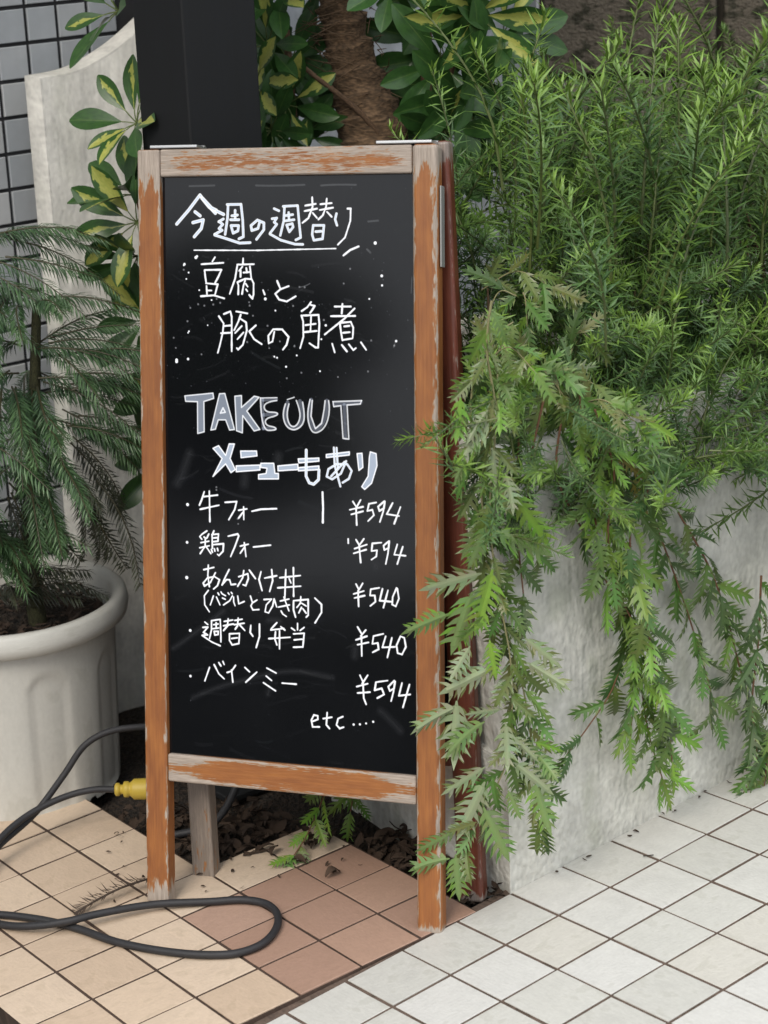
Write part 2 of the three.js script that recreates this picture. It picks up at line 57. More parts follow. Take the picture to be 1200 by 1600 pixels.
const taken = {};
function uniq(n) { taken[n] = (taken[n] ?? -1) + 1; return taken[n] ? n + '_' + String(taken[n]).padStart(3, '0') : n; }
function tag(o, label, category, group, kind) {
  if (label) o.userData.label = label; if (category) o.userData.category = category;
  if (group) o.userData.group = group; if (kind) o.userData.kind = kind; return o;
}
function thing(name, label, category, group) { const g = new THREE.Group(); g.name = uniq(name); scene.add(g); return tag(g, label, category, group); }
function part(name, geo, mat, parent) { const m = new THREE.Mesh(geo, mat); m.name = name; m.castShadow = m.receiveShadow = true; parent.add(m); return m; }
function single(name, geo, mat, label, category, group, kind) { const m = new THREE.Mesh(geo, mat); m.name = uniq(name); m.castShadow = m.receiveShadow = true; scene.add(m); return tag(m, label, category, group, kind); }

function dataTex(w, h, fn, srgb = true) {           // fn(u px, v px) -> [r,g,b] in 0..255
  const d = new Uint8Array(w * h * 4);
  for (let j = 0; j < h; j++) for (let i = 0; i < w; i++) { const c = fn(i, j), k = 4 * (j * w + i); d[k] = clamp(c[0], 0, 255); d[k + 1] = clamp(c[1], 0, 255); d[k + 2] = clamp(c[2], 0, 255); d[k + 3] = 255; }
  const t = new THREE.DataTexture(d, w, h); t.magFilter = THREE.LinearFilter; t.minFilter = THREE.LinearMipmapLinearFilter; t.generateMipmaps = true;
  if (srgb) t.colorSpace = THREE.SRGBColorSpace; t.wrapS = t.wrapT = THREE.RepeatWrapping; t.needsUpdate = true; return t;
}
const greyTex = (w, h, fn) => dataTex(w, h, (i, j) => { const g = fn(i, j); return [g, g, g]; }, false);
// noise that tiles over a w x h texture
function tileable(w, h, scale, seedz, oct = 4) {
  return (i, j) => { const u = i / w * Math.PI * 2, v = j / h * Math.PI * 2; let s = 0, a = 0.5, f = scale / 6.283; for (let o = 0; o < oct; o++) { s += a * (nz(Math.cos(u) * f + 11 * o, Math.sin(u) * f + seedz, Math.cos(v) * f) + nz(Math.sin(v) * f + seedz, Math.cos(u) * f + 5 * o, Math.sin(u) * f + 3.1)) * 0.75; a *= 0.5; f *= 2; } return s; };
}
function geoFrom(pos, idx, uv, col) {
  const g = new THREE.BufferGeometry(); g.setAttribute('position', new THREE.Float32BufferAttribute(pos, 3));
  if (uv) g.setAttribute('uv', new THREE.Float32BufferAttribute(uv, 2));
  if (col) g.setAttribute('color', new THREE.Float32BufferAttribute(col, 3));
  if (idx) g.setIndex(idx); g.computeVertexNormals(); return g;
}
function strip(g) { let r = g.index ? g.toNonIndexed() : g; for (const k of Object.keys(r.attributes)) if (!['position', 'normal', 'uv'].includes(k)) r.deleteAttribute(k); if (!r.attributes.uv) r.setAttribute('uv', new THREE.Float32BufferAttribute(new Float32Array(r.attributes.position.count * 2), 2)); return r; }
const merge = a => mergeGeometries(a.map(strip));
function tubeGeo(pts, r0, r1 = r0, seg = 24, rad = 6) {       // tapered tube through points
  const c = new THREE.CatmullRomCurve3(pts, false, 'centripetal'); const fr = c.computeFrenetFrames(seg, false);
  const pos = [], idx = [], uv = []; const L = c.getLength();
  for (let i = 0; i <= seg; i++) {
    const t = i / seg, p = c.getPointAt(t), r = r0 + (r1 - r0) * t;
    for (let k = 0; k <= rad; k++) { const a = k / rad * Math.PI * 2; const q = p.clone().addScaledVector(fr.normals[i], Math.cos(a) * r).addScaledVector(fr.binormals[i], Math.sin(a) * r); pos.push(q.x, q.y, q.z); uv.push(k / rad, t * L * 10); }
  }
  const n = rad + 1;
  for (let i = 0; i < seg; i++) for (let k = 0; k < rad; k++) { const a = i * n + k; idx.push(a, a + 1, a + n, a + 1, a + n + 1, a + n); }
  const e0 = pos.length / 3, p0 = c.getPointAt(0), p1 = c.getPointAt(1); pos.push(p0.x, p0.y, p0.z, p1.x, p1.y, p1.z); uv.push(0.5, 0, 0.5, 1);
  for (let k = 0; k < rad; k++) idx.push(e0, k + 1, k, e0 + 1, seg * n + k, seg * n + k + 1);
  return geoFrom(pos, idx, uv);
}
function chamferSlab(w, d, h, c) {       // top at y=0, chamfered rim, uv in metres
  const a = w / 2, b = d / 2, P = [], U = [];
  const q = (p1, p2, p3, p4) => { for (const p of [p1, p2, p3, p1, p3, p4]) { P.push(...p); U.push(p[0] + p[1] * 0.3, p[2] + p[1] * 0.3); } };
  const t = [[-a + c, 0, -b + c], [-a + c, 0, b - c], [a - c, 0, b - c], [a - c, 0, -b + c]];
  const m = [[-a, -c, -b], [-a, -c, b], [a, -c, b], [a, -c, -b]], l = m.map(p => [p[0], -h, p[2]]);
  q(t[0], t[1], t[2], t[3]);
  for (let i = 0; i < 4; i++) { const j = (i + 1) % 4; q(t[i], m[i], m[j], t[j]); q(m[i], l[i], l[j], m[j]); }
  return geoFrom(P, null, U);
}
function basisQ(x, y, z) { return new THREE.Quaternion().setFromRotationMatrix(new THREE.Matrix4().makeBasis(x, y, z)); }
const std = o => new THREE.MeshStandardMaterial(o);
const phys = o => new THREE.MeshPhysicalMaterial(o);

// site axes: the paving, planter and walls share one square grid
const AX = V(0.7817, 0, -0.6236), BX = V(0.6236, 0, 0.7817);
const planeY = (f) => { const n = VA(f.n), o = VA(f.o); return (x, z) => o.y - ((x - o.x) * n.x + (z - o.z) * n.z) / n.y; };
const beigeY = planeY(DATA.beige), whiteY = planeY(DATA.white);

// ---------------------------------------------------------------- paving
const speck = (base, amp, sd, blot) => { const a = tileable(256, 256, 60, sd, 3), b = tileable(256, 256, 9, sd + 3, 4); const r = Math.imul; return dataTex(256, 256, (i, j) => { const f = a(i, j), g = b(i, j); const bl = sstep(0.12, 0.3, g) * blot; const k = 1 + amp * f * 0.9 + amp * 1.1 * g - bl; return [base[0] * k, base[1] * k, base[2] * (k - 0.12 * bl)]; }); };
const tileBump = (() => { const a = tileable(256, 256, 40, 2.2, 4); return greyTex(256, 256, (i, j) => 128 + 150 * a(i, j)); })();
function tileMats(bases, sd, blot, rough) {
  return bases.map((b, i) => { const m = speck(b, 0.055, sd + i * 5.7, blot); m.repeat.set(4.1, 4.1); m.offset.set(i * 0.37, i * 0.61); const bp = tileBump.clone(); bp.repeat.set(6, 6); bp.offset.set(i * .3, i * .7); bp.needsUpdate = true; return std({ map: m, bumpMap: bp, bumpScale: 0.0006, roughness: rough }); });
}
const whiteMats = tileMats([[196, 195, 190], [192, 191, 185], [199, 198, 194], [194, 191, 183], [189, 188, 182]], 1.3, 0.05, 0.5);
const beigeMats = tileMats([[200, 180, 158], [195, 174, 152], [203, 184, 163], [191, 170, 148]], 31.3, 0.05, 0.55);
const brownMats = tileMats([[166, 136, 118], [160, 130, 113], [170, 141, 124]], 61.3, 0.03, 0.55);
const groutMat = std({ map: speck([92, 77, 67], 0.3, 91.3, 0.3), roughness: 0.95 });
const riserMat = std({ map: speck([70, 55, 46], 0.3, 95.3, 0.3), roughness: 0.95 });

function floorGroup(name, f) {
  const g = new THREE.Group(); g.name = name; g.userData.kind = 'structure'; scene.add(g);
  const a = VA(f.a), n = VA(f.n), b = new THREE.Vector3().crossVectors(a, n).normalize();
  a.crossVectors(n, b); g.quaternion.copy(basisQ(a, n, b)); g.position.copy(VA(f.o)); return g;
}
function bedGeo(x0, x1, z0, z1, top, h) { const g = new THREE.BoxGeometry(x1 - x0, h, z1 - z0); g.translate((x0 + x1) / 2, top - h / 2, (z0 + z1) / 2); const p = g.attributes.position, u = g.attributes.uv; for (let i = 0; i < p.count; i++) u.setXY(i, p.getX(i) * 4 + p.getY(i), p.getZ(i) * 4 + p.getY(i)); return g; }
function layTiles(g, f, cells, mats, joint, thick) {
  const s = f.s, variants = [0, 1, 2].map(() => chamferSlab(s - joint, s - joint, thick, 0.0008));
  for (const [i, j] of cells) {
    const m = typeof mats === 'function' ? mats(i, j) : mats;
    const t = part('tile', pick(variants), pick(m), g);
    t.position.set((i + 0.5) * s + rs(0.0006), rs(0.0006), (j + 0.5) * s + rs(0.0006)); t.rotation.set(rs(0.006), Math.floor(rnd() * 4) * Math.PI / 2 + rs(0.004), rs(0.006));
  }
}
{
  const f = DATA.white, s = f.s, g = floorGroup('white_tile_floor', f);
  part('mortar_bed', bedGeo(-7 * s, 13 * s, -1.13 * s, 7 * s, -0.0014, 0.06), groutMat, g);
  const cells = []; for (let i = -7; i < 13; i++) for (let j = -1; j < 7; j++) cells.push([i, j]);
  layTiles(g, f, cells, whiteMats, 0.0046, 0.02);
}
{
  const f = DATA.beige, s = f.s, g = floorGroup('beige_tile_floor', f);
  part('mortar_bed', merge([bedGeo(-5 * s + .002, -1 * s, -7 * s, 3 * s, -0.0014, 0.06), bedGeo(-1 * s + 0.001, s, -1 * s, 3 * s, -0.0014, 0.06)]), riserMat, g);
  const cells = []; for (let i = -5; i < 1; i++) for (let j = -7; j < 3; j++) if (i < -1 || j >= -1) cells.push([i, j]);
  layTiles(g, f, cells, (i, j) => (i >= -2 && j >= 0 ? brownMats : beigeMats), 0.0046, 0.016);
}
// asphalt street sheet below the paving
{
  const m = speck([82, 82, 84], 0.9, 15.2, 0.2); m.repeat.set(3, 3);
  const n = 120, S = 60, pos = [], idx = [], uv = [];
  for (let j = 0; j <= n; j++) for (let i = 0; i <= n; i++) { const x = (i / n - .5) * S * 2, z = (j / n - .5) * S * 2; pos.push(x, -0.105, z); uv.push(x, z); }
  for (let j = 0; j < n; j++) for (let i = 0; i < n; i++) { const a = j * (n + 1) + i; idx.push(a, a + n + 1, a + 1, a + 1, a + n + 1, a + n + 2); }
  const o = new THREE.Mesh(geoFrom(pos, idx, uv), std({ map: m, roughness: 0.95 })); o.name = 'street_ground'; o.receiveShadow = true; o.userData.kind = 'structure'; scene.add(o);
}

// ---------------------------------------------------------------- walls
const plasterTex = (base, sd, stain, N = 256) => { const a = tileable(N, N, 14, sd, 4), b = tileable(N, N, 5, sd + 4, 3), c = tileable(N, N, 90, sd + 8, 1); return dataTex(N, N, (i, j) => { const st = sstep(0.05, 0.35, b(i, j) + 0.35 * a(i, j)) * stain; const k = 1 + 0.16 * a(i, j) + 0.14 * c(i, j); return [base[0] * k * (1 - st * 0.9), base[1] * k * (1 - st * 0.85), base[2] * k * (1 - st)]; }); };
const plasterBump = (() => { const a = tileable(384, 384, 16, 3.7, 5), b = tileable(384, 384, 70, 8.7, 2); return greyTex(384, 384, (i, j) => 128 + 130 * a(i, j) + 40 * b(i, j)); })();
const plasterMat = (base, sd, stain, bump, rep = 1.6, N = 256) => { const m = plasterTex(base, sd, stain, N); m.repeat.set(rep, rep); const b = plasterBump.clone(); b.repeat.set(rep, rep); b.needsUpdate = true; return std({ map: m, bumpMap: b, bumpScale: bump, roughness: 0.9 }); };
const planterPlaster = plasterMat([206, 205, 197], 5.1, 0.16, 0.012, 1.6, 512);
const wingPlaster = plasterMat([222, 220, 213], 8.1, 0.06, 0.004);
const soilMat = (() => { const a = tileable(256, 256, 40, 4.4, 5), b = greyTex(256, 256, (i, j) => 128 + 200 * a(i, j)); const m = dataTex(256, 256, (i, j) => { const k = 1 + 1.1 * a(i, j); return [46 * k, 38 * k, 31 * k]; }); m.repeat.set(4, 4); b.repeat.set(4, 4); return std({ map: m, bumpMap: b, bumpScale: 0.012, roughness: 1 }); })();
function worldUV(g, ax, k = 1) { const p = g.attributes.position, u = new Float32Array(p.count * 2); g.computeVertexNormals(); const n = g.attributes.normal; for (let i = 0; i < p.count; i++) { const x = p.getX(i), y = p.getY(i), z = p.getZ(i); const s = x * ax.x + z * ax.z, t = x * -ax.z + z * ax.x; const up = Math.abs(n.getY(i)) > 0.7; u[2 * i] = (s + t) * k; u[2 * i + 1] = (up ? s - t : y) * k; } g.setAttribute('uv', new THREE.BufferAttribute(u, 2)); return g; }

// raised planter: wall ring with soil inside
const PC = V(0.311, 0, -0.013), LD = V(-0.35, 0, -0.937).normalize();
const pl = (s, t, y) => V(PC.x + AX.x * s - BX.x * t, y, PC.z + AX.z * s - BX.z * t);
{
  const g = thing('raised_planter', 'long white plastered planter wall with shrubs spilling over it', 'planter');
  const c0 = PC.clone(), c1 = pl(1.7, 0, 0), c2 = pl(1.7, .62, 0), c3 = PC.clone().addScaledVector(LD, 0.66);
  const sh = new THREE.Shape([c0, c1, c2, c3].map(p => new THREE.Vector2(p.x, -p.z)));
  const i0 = c0.clone().addScaledVector(AX, .07).addScaledVector(BX, -.075), i1 = c1.clone().addScaledVector(AX, -.07).addScaledVector(BX, -.07), i2 = c2.clone().addScaledVector(AX, -.07).addScaledVector(BX, .07), i3 = c3.clone().addScaledVector(AX, .09).addScaledVector(BX, .05);
  sh.holes.push(new THREE.Path([i0, i3, i2, i1].map(p => new THREE.Vector2(p.x, -p.z))));
  let e = new THREE.ExtrudeGeometry(sh, { depth: 0.72, bevelEnabled: true, bevelSize: 0.012, bevelThickness: 0.012, bevelOffset: -0.012, bevelSegments: 3, curveSegments: 2 });
  e.rotateX(-Math.PI / 2); e.translate(0, -0.06, 0); worldUV(e, AX);
  part('wall', toCreasedNormals(e, 0.6), planterPlaster, g);
  const so = new THREE.ExtrudeGeometry(new THREE.Shape([i0, i1, i2, i3].map(p => new THREE.Vector2(p.x, -p.z))), { depth: 0.1, bevelEnabled: false }); so.rotateX(-Math.PI / 2); so.translate(0, 0.5, 0); worldUV(so, AX);
  part('soil', so, soilMat, g);
  const q1 = PC.clone().addScaledVector(V(-.52, 0, -.854), .5), fs = new THREE.ExtrudeGeometry(new THREE.Shape([PC.clone().addScaledVector(BX, -.006).addScaledVector(AX, .003), c3.clone().addScaledVector(AX, .02), q1].map(p => new THREE.Vector2(p.x, -p.z))), { depth: .27, bevelEnabled: true, bevelSize: .01, bevelThickness: .01, bevelOffset: -.01, bevelSegments: 2 }); fs.rotateX(-Math.PI / 2); fs.translate(0, -.06, 0); worldUV(fs, AX); part('footing', toCreasedNormals(fs, .6), planterPlaster, g);
}
// wing wall with a swept top, at the left behind the pot
const WO = V(-0.379, 0, -0.85);
const wp = (s, t, y) => V(WO.x + AX.x * s + BX.x * t, y, WO.z + AX.z * s + BX.z * t);
{
  const prof = [[0, 1.0855], [.067, 1.0897], [.121, 1.106], [.178, 1.133], [.25, 1.18], [.31, 1.225]];
  const c = new THREE.SplineCurve(prof.map(p => new THREE.Vector2(p[0], p[1]))).getPoints(40);
  const sh = new THREE.Shape([new THREE.Vector2(0, -0.1), new THREE.Vector2(.31, -0.1), ...c.reverse()]);
  const e = new THREE.ExtrudeGeometry(sh, { depth: 0.045, bevelEnabled: true, bevelSize: 0.004, bevelThickness: 0.004, bevelOffset: -0.004, bevelSegments: 2 });
  e.translate(0, 0, -0.045);
  const u = e.attributes.uv;
  const m = single('garden_wing_wall', toCreasedNormals(e, .5), wingPlaster, 'white plaster wing wall with curved sloping top beside dark post', 'wall');
  m.quaternion.copy(basisQ(AX, V(0, 1, 0), BX)); m.position.copy(WO);
}
// tiled house wall behind it
{
  const g = thing('tiled_house_wall', 'house wall of small square pale grey glazed tiles with dark joints', 'wall');
  g.quaternion.copy(basisQ(AX, V(0, 1, 0), BX)); g.position.copy(wp(0, -0.12, 0));
  const b = new THREE.BoxGeometry(2.2, 2.9, .16); b.translate(-.75, 1.35, -.0885); part('wall_backing', b, std({ map: speck([56, 56, 58], .4, 44.1, .2), roughness: .95 }), g);
  const ts = 0.06, jt = 0.0065, geo = (() => { const q = chamferSlab(ts - jt, ts - jt, .006, .0012); q.rotateX(Math.PI / 2); return q; })();
  const mats = [[186, 189, 191], [178, 182, 186], [192, 194, 196], [172, 177, 182]].map((c, i) => std({ map: speck(c, .05, 70 + i * 3, .03), roughness: .22 }));
  for (let i = -7; i < 4; i++) for (let j = 1; j < 28; j++) { const t = part('tile', geo, pick(mats), g); t.position.set((i + .5) * ts - .003, (j + .5) * ts - .012, -.0035 + rs(.0004)); t.rotation.set(rs(.005), rs(.005), 0); }
}
// walls that close the planting bed at the back
{
  const g = single('rendered_back_wall', (() => { const s = new THREE.PlaneGeometry(1.25, 2.6, 70, 140); const p = s.attributes.position; for (let i = 0; i < p.count; i++) { const x = p.getX(i), y = p.getY(i); p.setZ(i, 0.016 * Math.abs(fbm(x * 16, y * 20, 3, 4)) + .01 * fbm(x * 40, y * 46, 9, 2)); } s.computeVertexNormals(); const bk = new THREE.BoxGeometry(1.25, 2.6, .12); bk.translate(0, 0, -.066); const o = merge([s, bk]); return o; })(), plasterMat([182, 188, 194], 18.1, .12, .006, 2), 'rough trowelled pale blue-grey rendered wall behind the palm trunk', 'wall');
  g.position.set(-0.13, 1.2, -1.62); g.rotation.y = 0.0;
}
{
  const g = thing('block_wall', 'mossy grey-brown block wall behind the needle-leaved shrubs', 'wall');
  g.position.set(0.5, 0, -1.5); g.rotation.y = -0.12;
  const mats = [[128, 122, 112], [114, 106, 94], [136, 131, 122], [104, 96, 84]].map((c, i) => plasterMat(c, 30 + i * 4, .5, .012, 2.2));
  const w = .34, h = .17;
  part('mortar', (() => { const b = new THREE.BoxGeometry(2.5, 2.55, .1); b.translate(1.24, 1.2, -.07); return b; })(), std({ color: 0x4a443c, roughness: 1 }), g);
  for (let r = 0; r < 15; r++) for (let c = 0; c < 7; c++) { const off = r % 2 ? w / 2 : 0; const gw = w - .012; const b = new RoundedBoxGeometry(gw, h - .012, .06, 1, .008); const k = part('block', b, pick(mats), g); k.position.set(c * w + off + gw / 2 - (r % 2 ? w / 2 : 0) + (r % 2 ? .02 : 0), -.05 + r * h + h / 2, -.02 + rs(.006)); k.rotation.set(rs(.012), rs(.012), rs(.006)); }
}
// soil bed behind the paving
{
  const n = 60, pos = [], idx = [], uv = [];
  for (let j = 0; j <= n; j++) for (let i = 0; i <= n; i++) { const x = -1.2 + 2.0 * i / n, z = -1.75 + 1.9 * j / n; pos.push(x, Math.min(beigeY(x, z), .04) - 0.03 + 0.02 * fbm(x * 9, z * 9, 1, 3), z); uv.push(x, z); }
  for (let j = 0; j < n; j++) for (let i = 0; i < n; i++) { const a = j * (n + 1) + i; idx.push(a, a + n + 1, a + 1, a + 1, a + n + 1, a + n + 2); }
  const m = new THREE.Mesh(geoFrom(pos, idx, uv), soilMat); m.name = 'soil_ground'; m.receiveShadow = true; m.userData.kind = 'structure'; scene.add(m);
}
// dark steel post carrying the added roof slab
{
  const g = thing('porch_post', 'square near-black steel post standing behind the menu board', 'post');
  const s = .131, mat = std({ map: speck([10, 13, 17], .3, 12.4, .1), roughness: .72, metalness: 0 });
  const b = new RoundedBoxGeometry(s, 2.62, s, 2, .004); b.translate(0, 1.25, 0);
  const sh = part('shaft', b, mat, g), fl = part('base_plate', new RoundedBoxGeometry(.2, .012, .2, 1, .003), mat, g); fl.position.y = -.02;
  const arris = V(-0.1072, 0, -0.47);
  // the arris that points to the street is the corner -A +B of the shaft
  const ctr = arris.clone().addScaledVector(AX, s / 2).addScaledVector(BX, -s / 2);
  g.position.copy(ctr); g.quaternion.copy(basisQ(AX, V(0, 1, 0), BX));
}
{  // unseen roof slab, added and sized to keep skylight off the recess
  const g = thing('added_shade_roof', 'unseen flat roof slab added above the post to shade the planting bed', 'roof');
  const mat = plasterMat([170, 168, 162], 28.1, .1, .003);
  const b = new RoundedBoxGeometry(2.6, .16, 1.6, 2, .01); part('slab', b, mat, g);
  const fz = new RoundedBoxGeometry(2.62, .1, .03, 1, .004); const q = part('fascia', fz, std({ color: 0x23272e, roughness: .5 }), g); q.position.set(0, .02, .817);
  g.position.copy(wp(.45, -.15, 2.62)); g.quaternion.copy(basisQ(AX, V(0, 1, 0), BX));
}

// ---------------------------------------------------------------- the A-frame menu board
const BD = DATA.board; BD.o = [BD.o[0] + .0017, BD.o[1] + .0068, BD.o[2] + .0123];
const BU = VA(BD.u), BV = VA(BD.v), BN = VA(BD.n);
const RACK = -0.0299;                                       // the old frame is racked sideways by under two degrees
function rack(g) { const p = g.attributes.position; for (let i = 0; i < p.count; i++) p.setX(i, p.getX(i) + RACK * p.getY(i)); g.computeBoundingSphere(); return g; }
const GREYW = [158, 150, 142], ORW = [152, 96, 46], ORD = [122, 71, 34], REDW = [112, 48, 32];
function woodTex(wmm, hmm, o) {              // long axis = v; worn to grey wood where o.wear says so (mm coordinates)
  const k = o.k || 1.6, w = Math.max(16, Math.round(wmm * k)), h = Math.min(2048, Math.round(hmm * k)), sd = o.seed;
  return dataTex(w, h, (i, j) => {
    const x = i / w * wmm, y = j / h * hmm;
    const grain = fbm(x * .32 + sd, y * .012 + sd * 3, sd, 4), fine = fbm(x * 1.1, y * .05 + sd, sd + 5, 3), blot = fbm(x * .05 + 3, y * .018 + sd, sd + 9, 3);
    let c = mix3(o.base || ORW, o.dark || ORD, clamp(.42 + .6 * grain + .9 * blot)); const v = 1 + .1 * fine; c = c.map(q => q * v);
    const gr = GREYW.map(q => q * (o.greyK || 1) * (1 + .3 * fine + .22 * grain));
    const patch = (o.streak ? .5 * fbm(x * .2 + sd, y * .012 + sd, sd + 13, 3) + .8 * fbm(x * .9, y * .06, sd + 17, 3) : fbm(x * .11 + sd, y * .03 + sd, sd + 13, 4) + .45 * fbm(x * .5, y * .09, sd + 17, 3));
    const m = .9 * sstep(-.1, .16, o.wear(x, y, wmm, hmm) + patch * (o.rag || .9));
    return mix3(c, gr, m);
  });
}
const woodBump = greyTex(64, 512, (i, j) => 128 + 90 * fbm(i * .22, j * .02, 3, 4));
const wood = (w, h, o) => std({ map: woodTex(w, h, o), bumpMap: woodBump, bumpScale: .0006, roughness: o.rough || .55 });
const edge = (x, w, a, b) => Math.max(1 - x / a, 1 - (w - x) / b);          // 1 at the arris, 0 at a/b millimetres
{
  const g = thing('menu_board', 'worn orange wooden folding sign with black handwritten menu panel', 'sign');
  g.position.copy(VA(BD.o)); g.quaternion.copy(basisQ(BU, BV, BN)); g.scale.setScalar(.9955);
  const H = 1.0856, W = .4544, D = .025;
  const box = (x0, x1, y0, y1, z0, z1, r = .0035) => { const b = new RoundedBoxGeometry(x1 - x0, y1 - y0, z1 - z0, 3, r); b.translate((x0 + x1) / 2, (y0 + y1) / 2, (z0 + z1) / 2); return rack(b); };
  const legWear = (x, y, w, h) => Math.max(-.32 + .42 * edge(x, w, 5, 5), .75 - (h - y) / 55 + .35 * Math.abs(x / w - .5) * 2 * (h - y < 90 ? 1 : 0), .62 - y / 50);
  const legWearR = (x, y, w, h) => Math.max(-.34 + .5 * edge(x, w, 4, 9) + .14 * sstep(h * .62, h * .95, y), .7 - (h - y) / 50 + .4 * Math.abs(x / w - .5) * 2 * (h - y < 100 ? 1 : 0), .5 - y / 26);
  part('leg', box(0, .0355, 0, H, -D, 0), wood(36, 1086, { seed: 2.3, wear: legWear }), g);
  part('leg', box(.4175, W, -.0005, H + .001, -D, .001, .007), wood(37, 1086, { seed: 7.9, wear: legWearR }), g);
  // rails: texture's long axis runs along the rail
  const rail = (x0, x1, y0, y1, z1, tex) => { const b = new RoundedBoxGeometry(y1 - y0, x1 - x0, D - .002, 3, .003); b.rotateZ(-Math.PI / 2); b.translate((x0 + x1) / 2, (y0 + y1) / 2, z1 - (D - .002) / 2); return part('rail', rack(b), tex, g); };
  rail(.0358, .4172, 1.0468, H, -.001, wood(38, 382, { seed: 4.2, rag: 1.3, streak: 1, wear: (x, y, w, h) => -.02 + .4 * edge(x, w, 15, 13) + .5 * sstep(40, 0, Math.min(y, h - y)) })).userData.label = 'top rail bleached grey with orange streaks';
  rail(.0358, .4172, .1795, .2198, -.002, wood(40, 382, { seed: 9.6, rag: 1.1, streak: 1, wear: (x, y, w, h) => -.34 + .55 * edge(x, w, 9, 9) + .85 * sstep(95, 10, y) + .75 * sstep(75, 20, h - y) }));
  // writing panel
  const px0 = .0355, px1 = .4177, py0 = .2195, py1 = 1.0472, cw = 940, ch = 2036, sx = cw / ((px1 - px0) * 1000), sy = ch / ((py1 - py0) * 1000);
  const tx = x => (x - px0 * 1000) * sx, ty = y => (py1 * 1000 - y) * sy;
  function paint(rough) {
    const cv = document.createElement('canvas'); cv.width = cw; cv.height = ch; const c = cv.getContext('2d');
    c.fillStyle = rough ? 'rgb(0,26,0)' : 'rgb(13,14,17)'; c.fillRect(0, 0, cw, ch);
    const keep = seed; seed = 99;
    // wiped chalk film: faint smears
    for (let i = 0; i < 150; i++) {
      const x = rnd() * cw, y = rnd() * ch, a = rs(.5), L = rr(20, 130); c.strokeStyle = rough ? `rgba(0,90,0,${rr(.05, .2)})` : `rgba(150,155,160,${rr(.012, .05)})`; c.lineWidth = rr(2, 12); c.lineCap = 'round';
      c.beginPath(); c.moveTo(x, y); c.quadraticCurveTo(x + L * .5 * Math.cos(a), y + L * .5 * Math.sin(a) + rs(14), x + L * Math.cos(a), y + L * Math.sin(a)); c.stroke();
    }
    for (let i = 0; i < 260; i++) { c.fillStyle = rough ? 'rgba(0,120,0,.4)' : `rgba(200,208,216,${rr(.05, .3)})`; c.beginPath(); c.arc(rnd() * cw, rnd() < .6 ? ch * rr(.12, .4) : rnd() * ch, rr(.6, 2.4), 0, 7); c.fill(); }
    const white = (a = 1) => rough ? `rgba(0,165,0,${a})` : `rgba(238,242,248,${a})`, blue = a => rough ? `rgba(0,150,0,${a})` : `rgba(196,212,236,${a})`;
    const path = (s, close) => {
      const n = s.length / 2, X = i => tx(s[2 * i]), Y = i => ty(s[2 * i + 1]); c.beginPath(); c.moveTo(X(0), Y(0));
      if (n < 3 || close) for (let i = 1; i < n; i++) c.lineTo(X(i), Y(i));
      else { for (let i = 1; i < n - 1; i++) { const sh = n > 2 ? .5 : 1; c.quadraticCurveTo(X(i), Y(i), i === n - 2 ? X(n - 1) : (X(i) + X(i + 1)) / 2, i === n - 2 ? Y(n - 1) : (Y(i) + Y(i + 1)) / 2); } }
      if (close) c.closePath();
    };
    const sharp = s => { const n = s.length / 2; c.beginPath(); c.moveTo(tx(s[0]), ty(s[1])); for (let i = 1; i < n; i++) { // corners kept, slight hand rounding
      c.lineTo(tx(s[2 * i]), ty(s[2 * i + 1])); } };
    const stroked = (s, w) => { // marker line: width and cover vary along the stroke
      const n = s.length / 2; let ph = rnd() * 9; for (let i = 0; i < n - 1; i++) { const x0 = tx(s[2 * i]), y0 = ty(s[2 * i + 1]), x1 = tx(s[2 * i + 2]), y1 = ty(s[2 * i + 3]), k = Math.max(1, Math.ceil(Math.hypot(x1 - x0, y1 - y0) / 5)); for (let q = 0; q < k; q++) { c.lineWidth = w * (.95 + .3 * nz(ph, i + q * .23, 4)); c.beginPath(); c.moveTo(x0 + (x1 - x0) * q / k, y0 + (y1 - y0) * q / k); c.lineTo(x0 + (x1 - x0) * (q + 1) / k, y0 + (y1 - y0) * (q + 1) / k); c.stroke(); } } };
    for (const [kind, wmm, list] of DATA.strokes) for (const s of list) {
      const w = wmm * sx; c.lineCap = 'round'; c.lineJoin = 'round';
      if (kind === 'd' || kind === 'f') { c.fillStyle = white(kind === 'd' ? 1 : .38); c.beginPath(); c.arc(tx(s[0]), ty(s[1]), w * .5 * rr(.85, 1.1), 0, 7); c.fill(); }
      else if (kind === 't') { c.strokeStyle = white(.97); stroked(s, w * .84); }
      else if (kind === 'b') { c.strokeStyle = white(.96); c.lineWidth = w; sharp(s); c.stroke(); c.strokeStyle = rough ? 'rgba(0,150,0,1)' : 'rgba(190,208,236,.75)'; c.lineWidth = w * .42; sharp(s); c.stroke(); }
      else if (kind === 'l') { c.strokeStyle = white(.82); c.lineWidth = w; s.length > 12 && s[0] !== s[s.length - 2] ? path(s) : sharp(s); c.stroke(); }
      else if (kind === 'o') { path(s, true); c.fillStyle = blue(.58); c.fill(); c.strokeStyle = white(.86); c.lineWidth = w; c.stroke(); }
      else if (kind === 'p') { path(s, true); c.fillStyle = blue(.8); c.fill(); c.strokeStyle = white(.97); c.lineWidth = w; c.stroke(); }
      else if (kind === 'w') { c.strokeStyle = blue(.34); c.lineWidth = w; path(s); c.stroke(); }
      else if (kind === 's') { c.strokeStyle = white(.22); c.lineWidth = w; path(s); c.stroke(); }
      else if (kind === 'S') { for (let q = 0; q < 9; q++) { c.strokeStyle = white(.0085); c.lineWidth = w * (.3 + q * .26); path(s); c.stroke(); } }
    }
    seed = keep;
    const t = new THREE.CanvasTexture(cv); if (!rough) t.colorSpace = THREE.SRGBColorSpace; t.anisotropy = 8; return t;
  }
